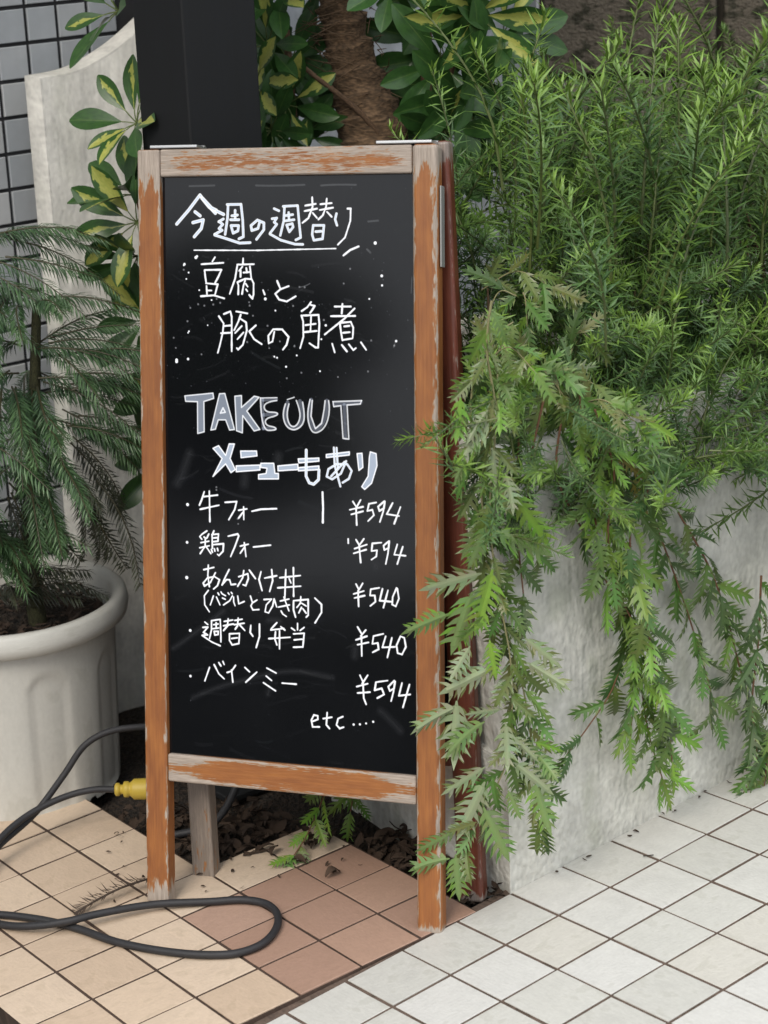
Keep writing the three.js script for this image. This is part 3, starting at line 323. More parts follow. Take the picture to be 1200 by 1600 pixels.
  const pg = new THREE.BoxGeometry(px1 - px0, py1 - py0, .004); pg.translate((px0 + px1) / 2, (py0 + py1) / 2, -.012); rack(pg);
  part('writing_panel', pg, std({ map: paint(false), roughnessMap: paint(true), roughness: 1 }), g).userData.label = 'glossy black panel with white handwritten menu and prices';
  // galvanised hinges folded over the top, latch strip on the right side
  const steel = std({ color: 0xc4c6c8, metalness: .85, roughness: .38 });
  for (const [x0, x1] of [[.02, .094], [.365, .446]]) { const hg = merge([box(x0, x1, H + .0015, H + .006, -.034, -.001, .0012)]); const hp = part('hinge', hg, steel, g); const pin = new THREE.CylinderGeometry(.003, .003, x1 - x0, 8); pin.rotateZ(Math.PI / 2); pin.translate((x0 + x1) / 2, H + .005, -.029); part('pin', rack(pin), steel, hp); }
  part('latch_strip', box(W + .0012, W + .0035, .92, 1.03, -.02, -.006, .0008), std({ color: 0x9a9a98, metalness: .6, roughness: .6 }), g);
  const rub = std({ color: 0x1b1b1c, roughness: .8 });
  for (const x of [.003, .4205]) part('foot', box(x, x + .03, -.006, -.0008, -.022, -.003, .002), rub, g);
  // back frame, swung a little away
  const top = V(0, H - .016, -.029), inv = g.quaternion.clone().invert();
  const foot = V(.062, 0, -.083).applyQuaternion(inv);                       // where its left foot stands, relative to the front one
  foot.y = 0; foot.x += .0; 
  const bv = top.clone().setX(RACK * H + .004).sub(foot); const bl = bv.length(); bv.normalize(); const bz = new THREE.Vector3().crossVectors(V(1, 0, 0), bv).normalize(); const bu = new THREE.Vector3().crossVectors(bv, bz);
  const M = new THREE.Matrix4().makeBasis(bu, bv, bz).setPosition(foot);
  const bx = (x0, x1, y0, y1, z0, z1, r = .0035) => { const b = new RoundedBoxGeometry(x1 - x0, y1 - y0, z1 - z0, 3, r); b.translate((x0 + x1) / 2, (y0 + y1) / 2, (z0 + z1) / 2); b.applyMatrix4(M); return b; };
  const redW = { base: [108, 54, 36], dark: [80, 39, 27] };
  part('back_leg', bx(0, .0355, 0, bl, -D, 0), wood(36, 1086, { seed: 12.3, greyK: .8, wear: (x, y) => .3 - sstep(150, 420, y) * .8 }), g).userData.label = 'weathered grey rear leg';
  part('back_leg', bx(.4175, W + .002, .004, bl, -D, 0, .006), wood(37, 1086, { seed: 15.1, ...redW, greyK: .85, rough: .4, wear: (x, y, w, h) => Math.max(-.5 + .42 * edge(x, w, 3, 10), .5 - (h - y) / 60, .55 - y / 22) }), g).userData.label = 'dark reddish brown rear leg with grey worn corner';
  part('back_rail', bx(.0358, .4172, bl - .042, bl - .001, -D + .002, -.002), wood(40, 382, { seed: 17.1, ...redW, wear: () => -.3 }), g);
  part('back_rail', bx(.0358, .4172, .2, .24, -D + .002, -.002), wood(40, 382, { seed: 19.1, ...redW, wear: () => -.3 }), g);
  part('back_panel', bx(.0352, .4178, .239, bl - .041, -.015, -.011, .001), std({ color: 0x141516, roughness: .35 }), g);
}

// ---------------------------------------------------------------- white fluted pot with its shrub
const POT = V(-0.468, beigeY(-0.468, -0.575), -0.575);
const leafStd = (o = {}) => std({ vertexColors: true, roughness: .62, side: THREE.DoubleSide, ...o });
{
  const g = thing('plant_pot', 'large white plastic pot with fluted sides and rolled rim', 'pot'); g.position.copy(POT);
  const n = 160, rows = 46, hgt = .318, pos = [], idx = [], uv = [];
  const R = t => .163 + .014 * t;
  for (let j = 0; j <= rows; j++) for (let i = 0; i <= n; i++) {
    const t = j / rows, a = i / n * Math.PI * 2; const fl = sstep(0, .015, t) * (1 - sstep(.78, .9, t)); const ph = ((a / (Math.PI * 2) * 8 + .38) % 1);
    const arch = 1 - sstep(.74, .8, t + .25 * Math.pow(Math.abs((ph - .74) / .26), 2.5) * .35); const flute = sstep(0.46, .52, ph) * (1 - sstep(.94, 1, ph)); const r = R(t) - .0038 * flute * sstep(0, .015, t) * arch;
    let y = t * hgt; if (j === 0) { const no = ((a / (Math.PI * 2) * 9 + .15) % 1); y = (no < .13 ? .011 * Math.sin(no / .13 * Math.PI) : 0); }
    pos.push(Math.cos(a) * r, y, Math.sin(a) * r); uv.push(a * .17, y);
  }
  for (let j = 0; j < rows; j++) for (let i = 0; i < n; i++) { const a = j * (n + 1) + i; idx.push(a, a + n + 1, a + 1, a + 1, a + n + 1, a + n + 2); }
  const potMat = std({ map: (() => { const m = speck([196, 195, 188], .05, 50.2, .05); m.repeat.set(3, 3); return m; })(), roughness: .5, side: THREE.DoubleSide });
  part('body', geoFrom(pos, idx, uv), potMat, g);
  const lip = [[.172, hgt - .03], [.186, hgt - .032], [.197, hgt - .026], [.2, hgt - .012], [.197, hgt + .004], [.19, hgt + .01], [.181, hgt + .009], [.174, hgt + .002], [.171, hgt - .02], [.165, hgt - .09]].map(p => new THREE.Vector2(...p));
  const lg = new THREE.LatheGeometry(lip, 96); part('rim', lg, potMat, g);
  const so = new THREE.CircleGeometry(.17, 40, 0, Math.PI * 2); so.rotateX(-Math.PI / 2); { const p = so.attributes.position; }
  // mound of soil
  const sp = [], si = [], su = []; const ra = 14, an = 40; for (let j = 0; j <= ra; j++) for (let i = 0; i <= an; i++) { const r = .169 * j / ra, a = i / an * 6.28318; const x = r * Math.cos(a), z = r * Math.sin(a); sp.push(x, hgt - .045 + .02 * (1 - j / ra) + .012 * fbm(x * 30, z * 30, 2, 3), z); su.push(x, z); }
  for (let j = 0; j < ra; j++) for (let i = 0; i < an; i++) { const a = j * (an + 1) + i; si.push(a, a + 1, a + an + 1, a + 1, a + an + 2, a + an + 1); }
  part('soil', geoFrom(sp, si, su), soilMat, g);
}
// bark mulch chips on the pot soil
function chipGeo(l, w) { const g = new THREE.BoxGeometry(l, .002, w, 2, 1, 1); const p = g.attributes.position; for (let i = 0; i < p.count; i++) p.setY(i, p.getY(i) + .12 * Math.abs(p.getX(i)) ** 1 * (p.getZ(i) > 0 ? 1 : .4)); g.computeVertexNormals(); return g; }
{
  const L = []; for (let i = 0; i < 260; i++) { const b = chipGeo(rr(.008, .026), rr(.004, .009)); b.rotateZ(rs(.5)); b.rotateX(rs(.5)); b.rotateY(rnd() * 6.3); const r = .16 * Math.sqrt(rnd()), a = rnd() * 6.3; b.translate(POT.x + r * Math.cos(a), POT.y + .285 + .018 * (1 - r / .16) + rr(0, .006), POT.z + r * Math.sin(a)); L.push(b); }
  single('bark_mulch', merge(L), std({ map: speck([70, 56, 46], .6, 66.6, .4), roughness: .95 }), 'dark bark chips covering the soil in the white pot', 'mulch', null, 'stuff');
}
// ---- leaf shapes
function needle(pos, idx, col, o, d, up, L, w, bend, c0, c1) {          // a folded, bent blade
  const side = new THREE.Vector3().crossVectors(d, up).normalize(), nn = new THREE.Vector3().crossVectors(side, d).normalize(); const b = pos.length / 3;
  const P = (t, s, h) => { const q = o.clone().addScaledVector(d, L * t).addScaledVector(side, w * s).addScaledVector(nn, h - bend * L * t * t); pos.push(q.x, q.y, q.z); };
  P(0, 0, 0); P(.42, .5, .0); P(.42, 0, w * .3); P(.42, -.5, 0); P(1, 0, 0);
  idx.push(b, b + 1, b + 2, b, b + 2, b + 3, b + 1, b + 4, b + 2, b + 2, b + 4, b + 3);
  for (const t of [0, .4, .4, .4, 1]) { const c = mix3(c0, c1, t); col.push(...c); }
}
function stemInto(pos, idx, col, pts, r0, r1, c) { const t = tubeGeo(pts, r0, r1, Math.max(4, pts.length * 2), 4), b = pos.length / 3, p = t.attributes.position; for (let i = 0; i < p.count; i++) { pos.push(p.getX(i), p.getY(i), p.getZ(i)); col.push(...c); } for (const i of t.index.array) idx.push(b + i); }
// sprig along +Y with needles all round
function sprigGeo(L, nN, nl, cBase, cTip, bendy, wd = .0031) {
  const pos = [], idx = [], col = []; const bx = rs(bendy), bz = rs(bendy); const P = t => V(bx * L * t * t, L * t, bz * L * t * t);
  stemInto(pos, idx, col, [P(0), P(.35), P(.7), P(.97)], .0016, .0007, mix3(cBase, [.12, .09, .05], .5));
  for (let i = 0; i < nN; i++) {
    const t = .04 + .95 * Math.pow(i / nN, .85), a = i * 2.39996 + rs(.4), p = P(t), tipk = sstep(.55, 1, t); const out = (1.05 - .65 * sstep(.8, 1, t)) * rr(.8, 1.15);
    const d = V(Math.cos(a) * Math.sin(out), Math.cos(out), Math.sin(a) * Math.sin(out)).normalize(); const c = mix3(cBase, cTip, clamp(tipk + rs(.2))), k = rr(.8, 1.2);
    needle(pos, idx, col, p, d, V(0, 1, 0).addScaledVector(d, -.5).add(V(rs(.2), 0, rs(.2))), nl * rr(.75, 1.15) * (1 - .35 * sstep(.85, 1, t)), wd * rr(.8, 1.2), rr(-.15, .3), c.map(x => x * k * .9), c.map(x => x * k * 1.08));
  }
  return geoFrom(pos, idx, null, col);
}
// feather frond along +Y, needles in two drooping ranks
function frondGeo(L, nN, nl, c0, c1) {
  const pos = [], idx = [], col = []; const dr = rr(.35, 1.0), sd = rs(.2); const P = t => V(sd * L * t * t, L * (t - .12 * dr * t * t), -dr * L * t * t * .55);
  stemInto(pos, idx, col, [P(0), P(.33), P(.66), P(.98)], .0018, .0007, [.05, .045, .02]);
  for (let i = 0; i < nN; i++) { const t = .06 + .93 * i / nN, p = P(t); const q = P(Math.min(1, t + .02)).sub(P(t - .02)).normalize(); for (const s of [-1, 1]) for (let k = 0; k < 2; k++) { const d = V(s * rr(.55, .95), 0, k ? -rr(.35, .75) : rr(-.1, .25)).addScaledVector(q, rr(.5, .95)).normalize(); const e = Math.sin(Math.PI * (.1 + .86 * t)) * .5 + .55; const c = mix3(c0, c1, clamp(t * .8 + rs(.3))); needle(pos, idx, col, p, d, V(0, 0, 1), nl * e * rr(.8, 1.15), .0027, .35, c, c); } }
  return geoFrom(pos, idx, null, col);
}
function orient(m, dir, spin = rnd() * 6.283) { m.quaternion.setFromUnitVectors(V(0, 1, 0), dir.clone().normalize()).multiply(new THREE.Quaternion().setFromAxisAngle(V(0, 1, 0), spin)); return m; }
function face(m, dir, nrm) { const y = dir.clone().normalize(), x = new THREE.Vector3().crossVectors(y, nrm).normalize(), z = new THREE.Vector3().crossVectors(x, y); m.quaternion.copy(basisQ(x, y, z)); return m; }
const barkMat = std({ map: (() => { const a = tileable(256, 256, 20, 6.1, 4); return dataTex(256, 256, (i, j) => { const k = 1 + .9 * a(i * 2, j); return [92 * k, 72 * k, 54 * k]; }); })(), roughness: .95 });
const needleMat = leafStd({ roughness: .38 });

// potted feathery shrub
{
  const g = thing('feathery_shrub', 'dark green feathery shrub growing in the white pot', 'shrub');
  const b0 = POT.clone().add(V(.055, .27, .02));
  part('trunk', merge([tubeGeo([b0, b0.clone().add(V(-.005, .12, 0)), b0.clone().add(V(.02, .3, .02)), b0.clone().add(V(.05, .55, .03))], .016, .007, 24, 9), tubeGeo([b0.clone().add(V(0, .05, .01)), b0.clone().add(V(-.06, .25, .05)), b0.clone().add(V(-.1, .5, .06))], .01, .005, 20, 8)]), std({ map: speck([66, 66, 44], .7, 81.5, .4), roughness: .95 }), g);
  const gv = []; for (let i = 0; i < 7; i++) gv.push(frondGeo(rr(.13, .2), 24, .03, [.03, .07, .03], [.085, .16, .06])); for (let i = 0; i < 3; i++) gv.push(frondGeo(rr(.13, .2), 22, .028, [.04, .045, .03], [.055, .065, .035]));
  const frond = (p, d, dry) => { const m = part('frond', dry ? gv[7 + Math.floor(rnd() * 3)] : gv[Math.floor(rnd() * 7)], needleMat, g); m.position.copy(p); face(m, d, V(d.x * -.6, 1, d.z * -.6 + .25)); return m; };
  // tiers of arms round the trunk
  for (let i = 0; i < 34; i++) {
    const h = rr(.26, .6), a = rnd() * 6.283, rad = rr(0, .12) * (h < .35 ? .8 : 1.2); const p = b0.clone().add(V(.06 * h + rad * Math.cos(a), h, rad * Math.sin(a)));
    const d = V(Math.cos(a) + .2, rr(-.35, .55) + (h > .5 ? .2 : -.1), Math.sin(a)); frond(p, d, h < .4 && rnd() < .35);
  }
  // arms reaching right in front of the wing wall, and hanging dry ones
  const arm = (p, d, n, dry) => { for (let i = 0; i < n; i++) frond(V(p[0] + rs(.03), p[1] + rs(.02), p[2] + rs(.03)), V(d[0] + rs(.3), d[1] + rs(.25), d[2] + rs(.3)), dry); };
  arm([-.42, .87, -.55], [1, .08, .1], 6); arm([-.48, .84, -.5], [1, -.05, .2], 4); arm([-.36, .72, -.52], [1, .25, .1], 6); arm([-.34, .66, -.5], [1, .05, .2], 6); arm([-.36, .6, -.52], [1, -.2, .1], 4);
  arm([-.34, .56, -.5], [.7, -.75, .1], 5, true); arm([-.31, .5, -.5], [.6, -.8, .2], 4, true); arm([-.42, .5, -.48], [.5, -.8, .3], 5, true); arm([-.5, .58, -.45], [.2, .1, .6], 10); arm([-.48, .42, -.5], [.1, .2, .5], 14); arm([-.45, .32, -.56], [.5, .3, .4], 6, true); arm([-.4, .52, -.53], [.2, -.3, .9], 8); arm([-.4, .66, -.53], [.1, -.2, .9], 8); arm([-.42, .78, -.54], [-.3, .1, .9], 6);
}

// ---- variegated umbrella plants (schefflera-like)
const sheffTex = [0, 1, 2, 3].map(v => dataTex(64, 128, (i, j) => {
  const x = (i / 63 - .5) * 2, y = j / 127; const n = fbm(x * 2.2 + v * 7, y * 5, v * 3 + 1, 4) * 1.5 + .15 * Math.sin(y * 9 + v); const vein = Math.abs(x) < .035 ? 1 : 0; const g1 = mix3([44, 74, 38], [62, 100, 44], clamp(.5 + fbm(x * 4, y * 9, 4))); const ye = mix3([182, 180, 96], [150, 160, 76], clamp(.5 + fbm(x * 6, y * 12, 8)));
  const k = v === 3 ? 0 : sstep(.0, .1, (v === 0 ? .72 : v === 1 ? .5 : .22) - Math.abs(x) * .95 + n * .5 - .25 * sstep(.8, 1, y)); const c = mix3(g1, ye, k); return mix3(c, [150, 160, 90], vein * .35);
}));
const sheffMats = sheffTex.map(t => phys({ map: t, roughness: .34, side: THREE.DoubleSide, transmission: .12, thickness: 0 }));
const sheffGeos = [0, 1, 2, 3].map(() => { // leaflet along +Y, face +Z, length 1
  const pos = [], idx = [], uv = [], R = 10, C = 6, curl = rr(.12, .4), fold = rr(.1, .3), tw = rs(.2); for (let j = 0; j <= R; j++) for (let i = 0; i <= C; i++) { const t = j / R, s = i / C * 2 - 1; let w = .2 * Math.pow(Math.sin(Math.PI * Math.pow(clamp(t, .0001, 1), 1.25) * .97 + .02), .75); if (t > .9) w = Math.max(w, 0.0); if (j === R) w = .02; if (j === 0) w = .012; const x = s * w; pos.push(x, t - .1 * curl * t * t, fold * Math.abs(x) - curl * t * t * .6 + tw * x * t); uv.push(i / C, t); }
  for (let j = 0; j < R; j++) for (let i = 0; i < C; i++) { const a = j * (C + 1) + i; idx.push(a, a + 1, a + C + 1, a + 1, a + C + 2, a + C + 1); } return geoFrom(pos, idx, uv);
});
const stalkMat = std({ color: 0x5c6b3a, roughness: .6 });
function whorl(g, c, axis, n, L, mix, spread = 1.1) {      // leaf cluster: stalks and leaflets round an axis
  const cl = new THREE.Group(); cl.name = 'leaf_cluster'; cl.position.copy(c); orient(cl, axis, rnd() * 6.28); g.add(cl);
  const st = [];
  for (let i = 0; i < n; i++) {
    const a = i / n * 6.283 + rs(.25), e = spread * rr(.8, 1.2); const d = V(Math.cos(a) * Math.sin(e), Math.cos(e), Math.sin(a) * Math.sin(e)); const q = d.clone().multiplyScalar(rr(.018, .03)).add(V(0, rr(0, .006), 0)); st.push(tubeGeo([V(0, 0, 0), q.clone().multiplyScalar(.5).add(V(0, .002, 0)), q], .0012, .001, 3, 4));
    const m = part('leaflet', pick(sheffGeos), sheffMats[rnd() < mix ? Math.floor(rnd() * 3) : 3], cl); m.position.copy(q); face(m, d, V(-d.x * .5, 1, -d.z * .5)); m.scale.setScalar(L * rr(.72, 1.1));
  }
  part('stalks', merge(st), stalkMat, cl); return cl;
}
{
  const g = thing('variegated_umbrella_plant', 'yellow and green variegated umbrella plant between wing wall and post', 'plant');
  part('stem', merge([tubeGeo([V(-.17, -.03, -.72), V(-.17, .3, -.7), V(-.15, .7, -.66), V(-.16, 1.3, -.68)], .012, .007, 24, 7), tubeGeo([V(-.15, .6, -.67), V(-.19, .8, -.65), V(-.21, .92, -.64)], .006, .004, 10, 6)]), barkMat, g);
  whorl(g, V(-.2, 1.035, -.63), V(-.5, .5, .5), 9, .086, .75); whorl(g, V(-.215, .925, -.63), V(-.5, .8, .3), 7, .085, .15, 1.0); whorl(g, V(-.21, .885, -.615), V(-.35, .25, .9), 10, .088, .95, 1.25); whorl(g, V(-.215, .83, -.63), V(-.3, -.4, .8), 9, .085, .6); whorl(g, V(-.2, .73, -.62), V(-.4, .2, .8), 8, .085, .5); whorl(g, V(-.22, 1.2, -.68), V(-.7, .3, .4), 8, .09, .5); whorl(g, V(-.16, 1.3, -.68), V(0, 1, .2), 9, .1, .6); whorl(g, V(-.17, .62, -.62), V(-.2, .1, .9), 8, .085, .3);
  whorl(g, V(-.19, .5, -.63), V(-.2, .1, .9), 8, .085, .1);
}
{
  const g = thing('variegated_umbrella_plant', 'tall variegated umbrella plant with glossy leaves around the palm trunk', 'plant');
  part('stem', merge([tubeGeo([V(.28, -.02, -.85), V(.27, .5, -.83), V(.25, 1.0, -.8), V(.27, 1.4, -.8)], .014, .008, 24, 7), tubeGeo([V(.25, .9, -.8), V(.28, 1.05, -.74), V(.31, 1.16, -.7)], .006, .004, 10, 6), tubeGeo([V(.26, .8, -.82), V(.16, 1.0, -.76), V(.05, 1.1, -.76)], .007, .004, 12, 6)]), barkMat, g);
  const cl = [[.27, 1.1, -.70, .1, .1, 1, .1, .12], [.3, 1.055, -.69, .2, -.1, 1, .1, .05], [.325, 1.175, -.68, .3, -.3, .9, .115, .95], [.325, 1.09, -.69, .6, .0, .7, .1, .05], [.272, 1.0, -.68, .2, -.3, 1, .09, .1], [.31, .99, -.71, .3, .0, 1, .09, .05], [.2, 1.215, -.74, -.1, .5, .8, .1, .2], [.37, 1.14, -.72, .6, .2, .6, .1, .2], [.26, 1.25, -.76, 0, .6, .6, .11, .5]];
  for (const c of cl) whorl(g, V(c[0], c[1], c[2]), V(c[3], c[4], c[5]), 8, c[6] > .5 ? .1 : c[6], c[7], 1.15);
  for (let i = 0; i < 5; i++) whorl(g, V(rr(.25, .31), rr(.92, 1.2), rr(-.85, -.95)), V(rs(.5), rr(-.2, .4), .8), 8, .1, .04, 1.15);
}
{
  const g = thing('variegated_umbrella_plant', 'low bushy umbrella plant with rounded lime-tinted leaves right of the post', 'plant');
  part('stem', merge([tubeGeo([V(.05, -.02, -.86), V(.05, .5, -.82), V(.03, 1.15, -.8)], .01, .006, 20, 7)]), barkMat, g);
  const cl = [[.0, 1.13, -.78, -.2, .3, .8, .08, .5], [-.02, 1.075, -.76, -.3, .1, .9, .07, .9], [.025, 1.035, -.78, .0, .0, 1, .075, .3], [.0, 1.0, -.75, -.1, .0, 1, .07, .5], [.04, .985, -.8, .0, .1, .9, .07, .1], [.02, 1.2, -.8, -.1, .6, .6, .09, .3], [.03, 1.09, -.86, .1, .2, .7, .08, .05], [-.01, .95, -.76, 0, 0, 1, .07, .2], [.04, .93, -.78, 0, 0, 1, .07, .2]];
  for (const c of cl) whorl(g, V(c[0], c[1], c[2]), V(c[3], c[4], c[5]), 8, c[6], c[7], 1.1);
  for (let i = 0; i < 10; i++) whorl(g, V(rr(-.08, .06), rr(.9, 1.22), rr(-.88, -.98)), V(rs(.5), rr(-.2, .4), .8), 8, .085, .1, 1.1);
}
// palm with a fibrous ringed trunk
{
  const g = thing('palm_tree', 'palm with shaggy brown fibrous ringed trunk behind the menu board', 'tree');
  const c = new THREE.CatmullRomCurve3([V(.17, -.05, -.78), V(.168, .5, -.8), V(.163, .96, -.81), V(.125, 1.13, -.83), V(.105, 1.3, -.85), V(.08, 1.8, -.9)]);
  const pos = [], idx = [], uv = [], n = 260, rd = 28; for (let i = 0; i <= n; i++) { const t = i / n, p = c.getPoint(t); const y = p.y; const ring = (y * 26 + .25 * Math.sin(y * 17)) % 1; const r0 = y < .95 ? .055 : .055 - .024 * sstep(.95, 1.15, y); for (let k = 0; k <= rd; k++) { const a = k / rd * 6.28318; const rg = ((y * 26 + .35 * Math.sin(a + y * 9) + .12 * Math.sin(3 * a + y * 31)) % 1 + 1) % 1; const r = r0 + 0.011 * Math.pow(rg, 1.6) + .007 * fbm(Math.cos(a) * 4, y * 60, Math.sin(a) * 4, 3); pos.push(p.x + r * Math.cos(a), p.y, p.z + r * Math.sin(a)); uv.push(a / 6.283 * 2, y * 4); } }
  for (let i = 0; i < n; i++) for (let k = 0; k < rd; k++) { const a = i * (rd + 1) + k; idx.push(a, a + rd + 1, a + 1, a + 1, a + rd + 1, a + rd + 2); }
  const fm = dataTex(256, 256, (i, j) => { const k = 1 + .9 * fbm(i * .06, j * .35, 2, 4) + .3 * fbm(i * .02, j * .02, 5, 3); return [98 * k, 79 * k, 60 * k]; });
  const tm = std({ map: fm, roughness: .95 }); part('trunk', geoFrom(pos, idx, uv), tm, g);
  const fb = []; for (let i = 0; i < 240; i++) { const y = rr(.75, 1.25), p = c.getPoint(c.getUtoTmapping(clamp((y + .05) / 1.9), 0)); const q = c.getPoints(200).reduce((b, x) => Math.abs(x.y - y) < Math.abs(b.y - y) ? x : b); const a = rr(-.4, 3.5), r = (y < .95 ? .062 : .046), L = rr(.02, .07); const e = V(Math.cos(a), 0, Math.sin(a)), tn = V(-Math.sin(a), rs(.5), Math.cos(a)); const b0 = q.clone().addScaledVector(e, r); fb.push(tubeGeo([b0, b0.clone().addScaledVector(tn, L * .5).addScaledVector(e, .003), b0.clone().addScaledVector(tn, L).addScaledVector(e, -.004 + rr(0, .014))], .0011, .0004, 4, 4)); }
  part('fibre', merge(fb), tm, g);
  // arching leaves above the frame
  const lm = std({ color: 0x2f4a22, roughness: .6, side: THREE.DoubleSide });
  for (let i = 0; i < 9; i++) { const a = i / 9 * 6.283 + .2, L = rr(.55, .75); const ps = [], id = []; for (let k = 0; k < 26; k++) { const t = (k + 2) / 28, x = L * t, y = .35 * t - .55 * t * t; for (const s of [-1, 1]) { const b = ps.length / 3; const l = .16 * Math.sin(Math.PI * (.15 + .8 * t)); ps.push(x, y, s * .004, x + .012, y, s * .004, x + l * .55, y - l * .35, s * l); id.push(b, b + 1, b + 2); } } const q = part('palm_leaf', merge([geoFrom(ps, id), tubeGeo([V(0, 0, 0), V(L * .5, .35 * .5 - .55 * .25, 0), V(L, -.2, 0)], .006, .002, 10, 5)]), lm, g); q.position.set(.08, 1.8, -.9); q.rotation.y = a; }
}

const clearOfBoard = (p, m = .03) => { const q = p.clone().sub(VA(BD.o)), x = q.dot(BU) - RACK * q.dot(BV), y = q.dot(BV), z = q.dot(BN); const gap = .06 + .09 * clamp(1 - y / 1.09); return y > 1.12 + m || x > .4544 + m || x < -m || z < -gap - m; };
// ---- needle-leaved shrubs in the planter
const G1 = [.1, .19, .035], G2 = [.17, .29, .045], G3 = [.07, .145, .045], G4 = [.13, .235, .055];
{
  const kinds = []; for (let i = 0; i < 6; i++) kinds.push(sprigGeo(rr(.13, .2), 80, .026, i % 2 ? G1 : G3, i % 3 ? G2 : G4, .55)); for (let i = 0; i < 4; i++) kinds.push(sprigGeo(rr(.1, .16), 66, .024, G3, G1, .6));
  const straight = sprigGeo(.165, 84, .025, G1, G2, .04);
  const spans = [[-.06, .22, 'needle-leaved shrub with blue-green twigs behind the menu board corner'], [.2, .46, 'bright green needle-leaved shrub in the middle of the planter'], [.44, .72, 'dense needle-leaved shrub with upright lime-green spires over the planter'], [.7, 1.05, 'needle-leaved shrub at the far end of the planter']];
  spans.forEach(([a, b, label], si) => {
    const g = thing('needle_shrub', label, 'shrub', 'needle-leaved shrubs in the planter');
    const br = []; for (let i = 0; i < 12; i++) { const s = rr(a, b), t = rr(.1, .4); const p = pl(Math.max(s, .1), t, .59), q = pl(s + rs(.08), t + rr(0, .12), rr(.74, .9)); if (clearOfBoard(q, .06) && clearOfBoard(p.clone().lerp(q, .5), .06)) br.push(tubeGeo([p, p.clone().lerp(q, .5).add(V(rs(.03), .02, rs(.03))), q], .004, .0015, 8, 5)); }
    for (const q of br) part('branch', q, barkMat, g);
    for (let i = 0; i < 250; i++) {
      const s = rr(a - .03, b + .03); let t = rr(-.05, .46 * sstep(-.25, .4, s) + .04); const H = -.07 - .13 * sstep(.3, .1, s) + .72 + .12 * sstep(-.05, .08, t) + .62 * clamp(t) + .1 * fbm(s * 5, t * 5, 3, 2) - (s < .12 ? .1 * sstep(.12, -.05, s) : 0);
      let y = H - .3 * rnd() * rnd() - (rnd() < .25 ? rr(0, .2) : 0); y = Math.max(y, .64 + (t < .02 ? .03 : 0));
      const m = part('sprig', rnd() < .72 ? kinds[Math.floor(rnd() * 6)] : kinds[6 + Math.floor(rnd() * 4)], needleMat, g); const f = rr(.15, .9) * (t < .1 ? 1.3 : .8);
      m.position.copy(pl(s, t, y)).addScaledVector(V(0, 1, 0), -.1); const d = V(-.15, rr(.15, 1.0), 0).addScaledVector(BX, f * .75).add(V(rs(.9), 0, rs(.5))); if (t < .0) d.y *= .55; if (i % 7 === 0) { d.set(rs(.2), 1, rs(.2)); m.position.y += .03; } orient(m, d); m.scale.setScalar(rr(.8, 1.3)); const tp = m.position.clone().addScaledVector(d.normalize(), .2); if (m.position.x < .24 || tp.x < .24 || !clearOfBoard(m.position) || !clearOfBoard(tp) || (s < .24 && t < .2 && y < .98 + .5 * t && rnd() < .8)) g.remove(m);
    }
    if (si > 0) for (let i = 0; i < 14; i++) { const m = part('sprig', kinds[[1, 2, 4, 5][i % 4]], needleMat, g), s = rr(a, b), t = rr(.0, .35); m.position.copy(pl(s, t, .74 + .5 * t + rr(0, .08))); orient(m, V(rs(.15), 1, rs(.15) + .1)); m.scale.setScalar(rr(1.4, 1.8)); }
    if (si > 0) for (let i = 0; i < (si === 1 ? 16 : 30); i++) { const m = part('sprig', pick(kinds), needleMat, g); m.position.copy(pl(rr(a, b), rr(si === 1 ? .05 : -.02, .12), rr(.63, .69))); orient(m, V(rs(.9), rr(.0, .6), rs(.4)).addScaledVector(BX, .7)); m.scale.setScalar(rr(.7, 1.1)); }
    // twigs that hang over the wall
    if (si === 0) for (const h of [[.305, .74, .055, -1, -.16, .05, .8], [.33, .76, .02, -.9, .1, .5, .8], [.37, .75, .0, -.7, .12, .7, .9], [.4, .73, -.02, .3, -.05, 1, .9], [.36, .7, .02, -.3, -.3, .9, .9], [.43, .71, -.04, .2, -.35, 1, .85], [.39, .69, .0, .1, -.5, .9, .8]]) { const m = part('sprig', h[6] === .8 && h[3] === -1 ? straight : pick(kinds), needleMat, g); m.position.set(h[0], h[1], h[2]); orient(m, V(h[3], h[4], h[5])); m.scale.setScalar(h[6]); }
    if (si > 0) for (let i = 0; i < (si === 1 ? 4 : 52); i++) { const s = rr(a, b) + (si === 1 ? .06 : 0); const m = part('sprig', kinds[Math.floor(rr(3, 9.9))], needleMat, g); m.position.copy(pl(s, rr(-.09, -.02), rr(si === 1 ? .6 : .48, .72))); orient(m, V(rs(.6) - .2, rr(-.9, .25), rs(.5)).addScaledVector(BX, .6)); m.scale.setScalar(rr(.8, 1.1)); }
  });
}
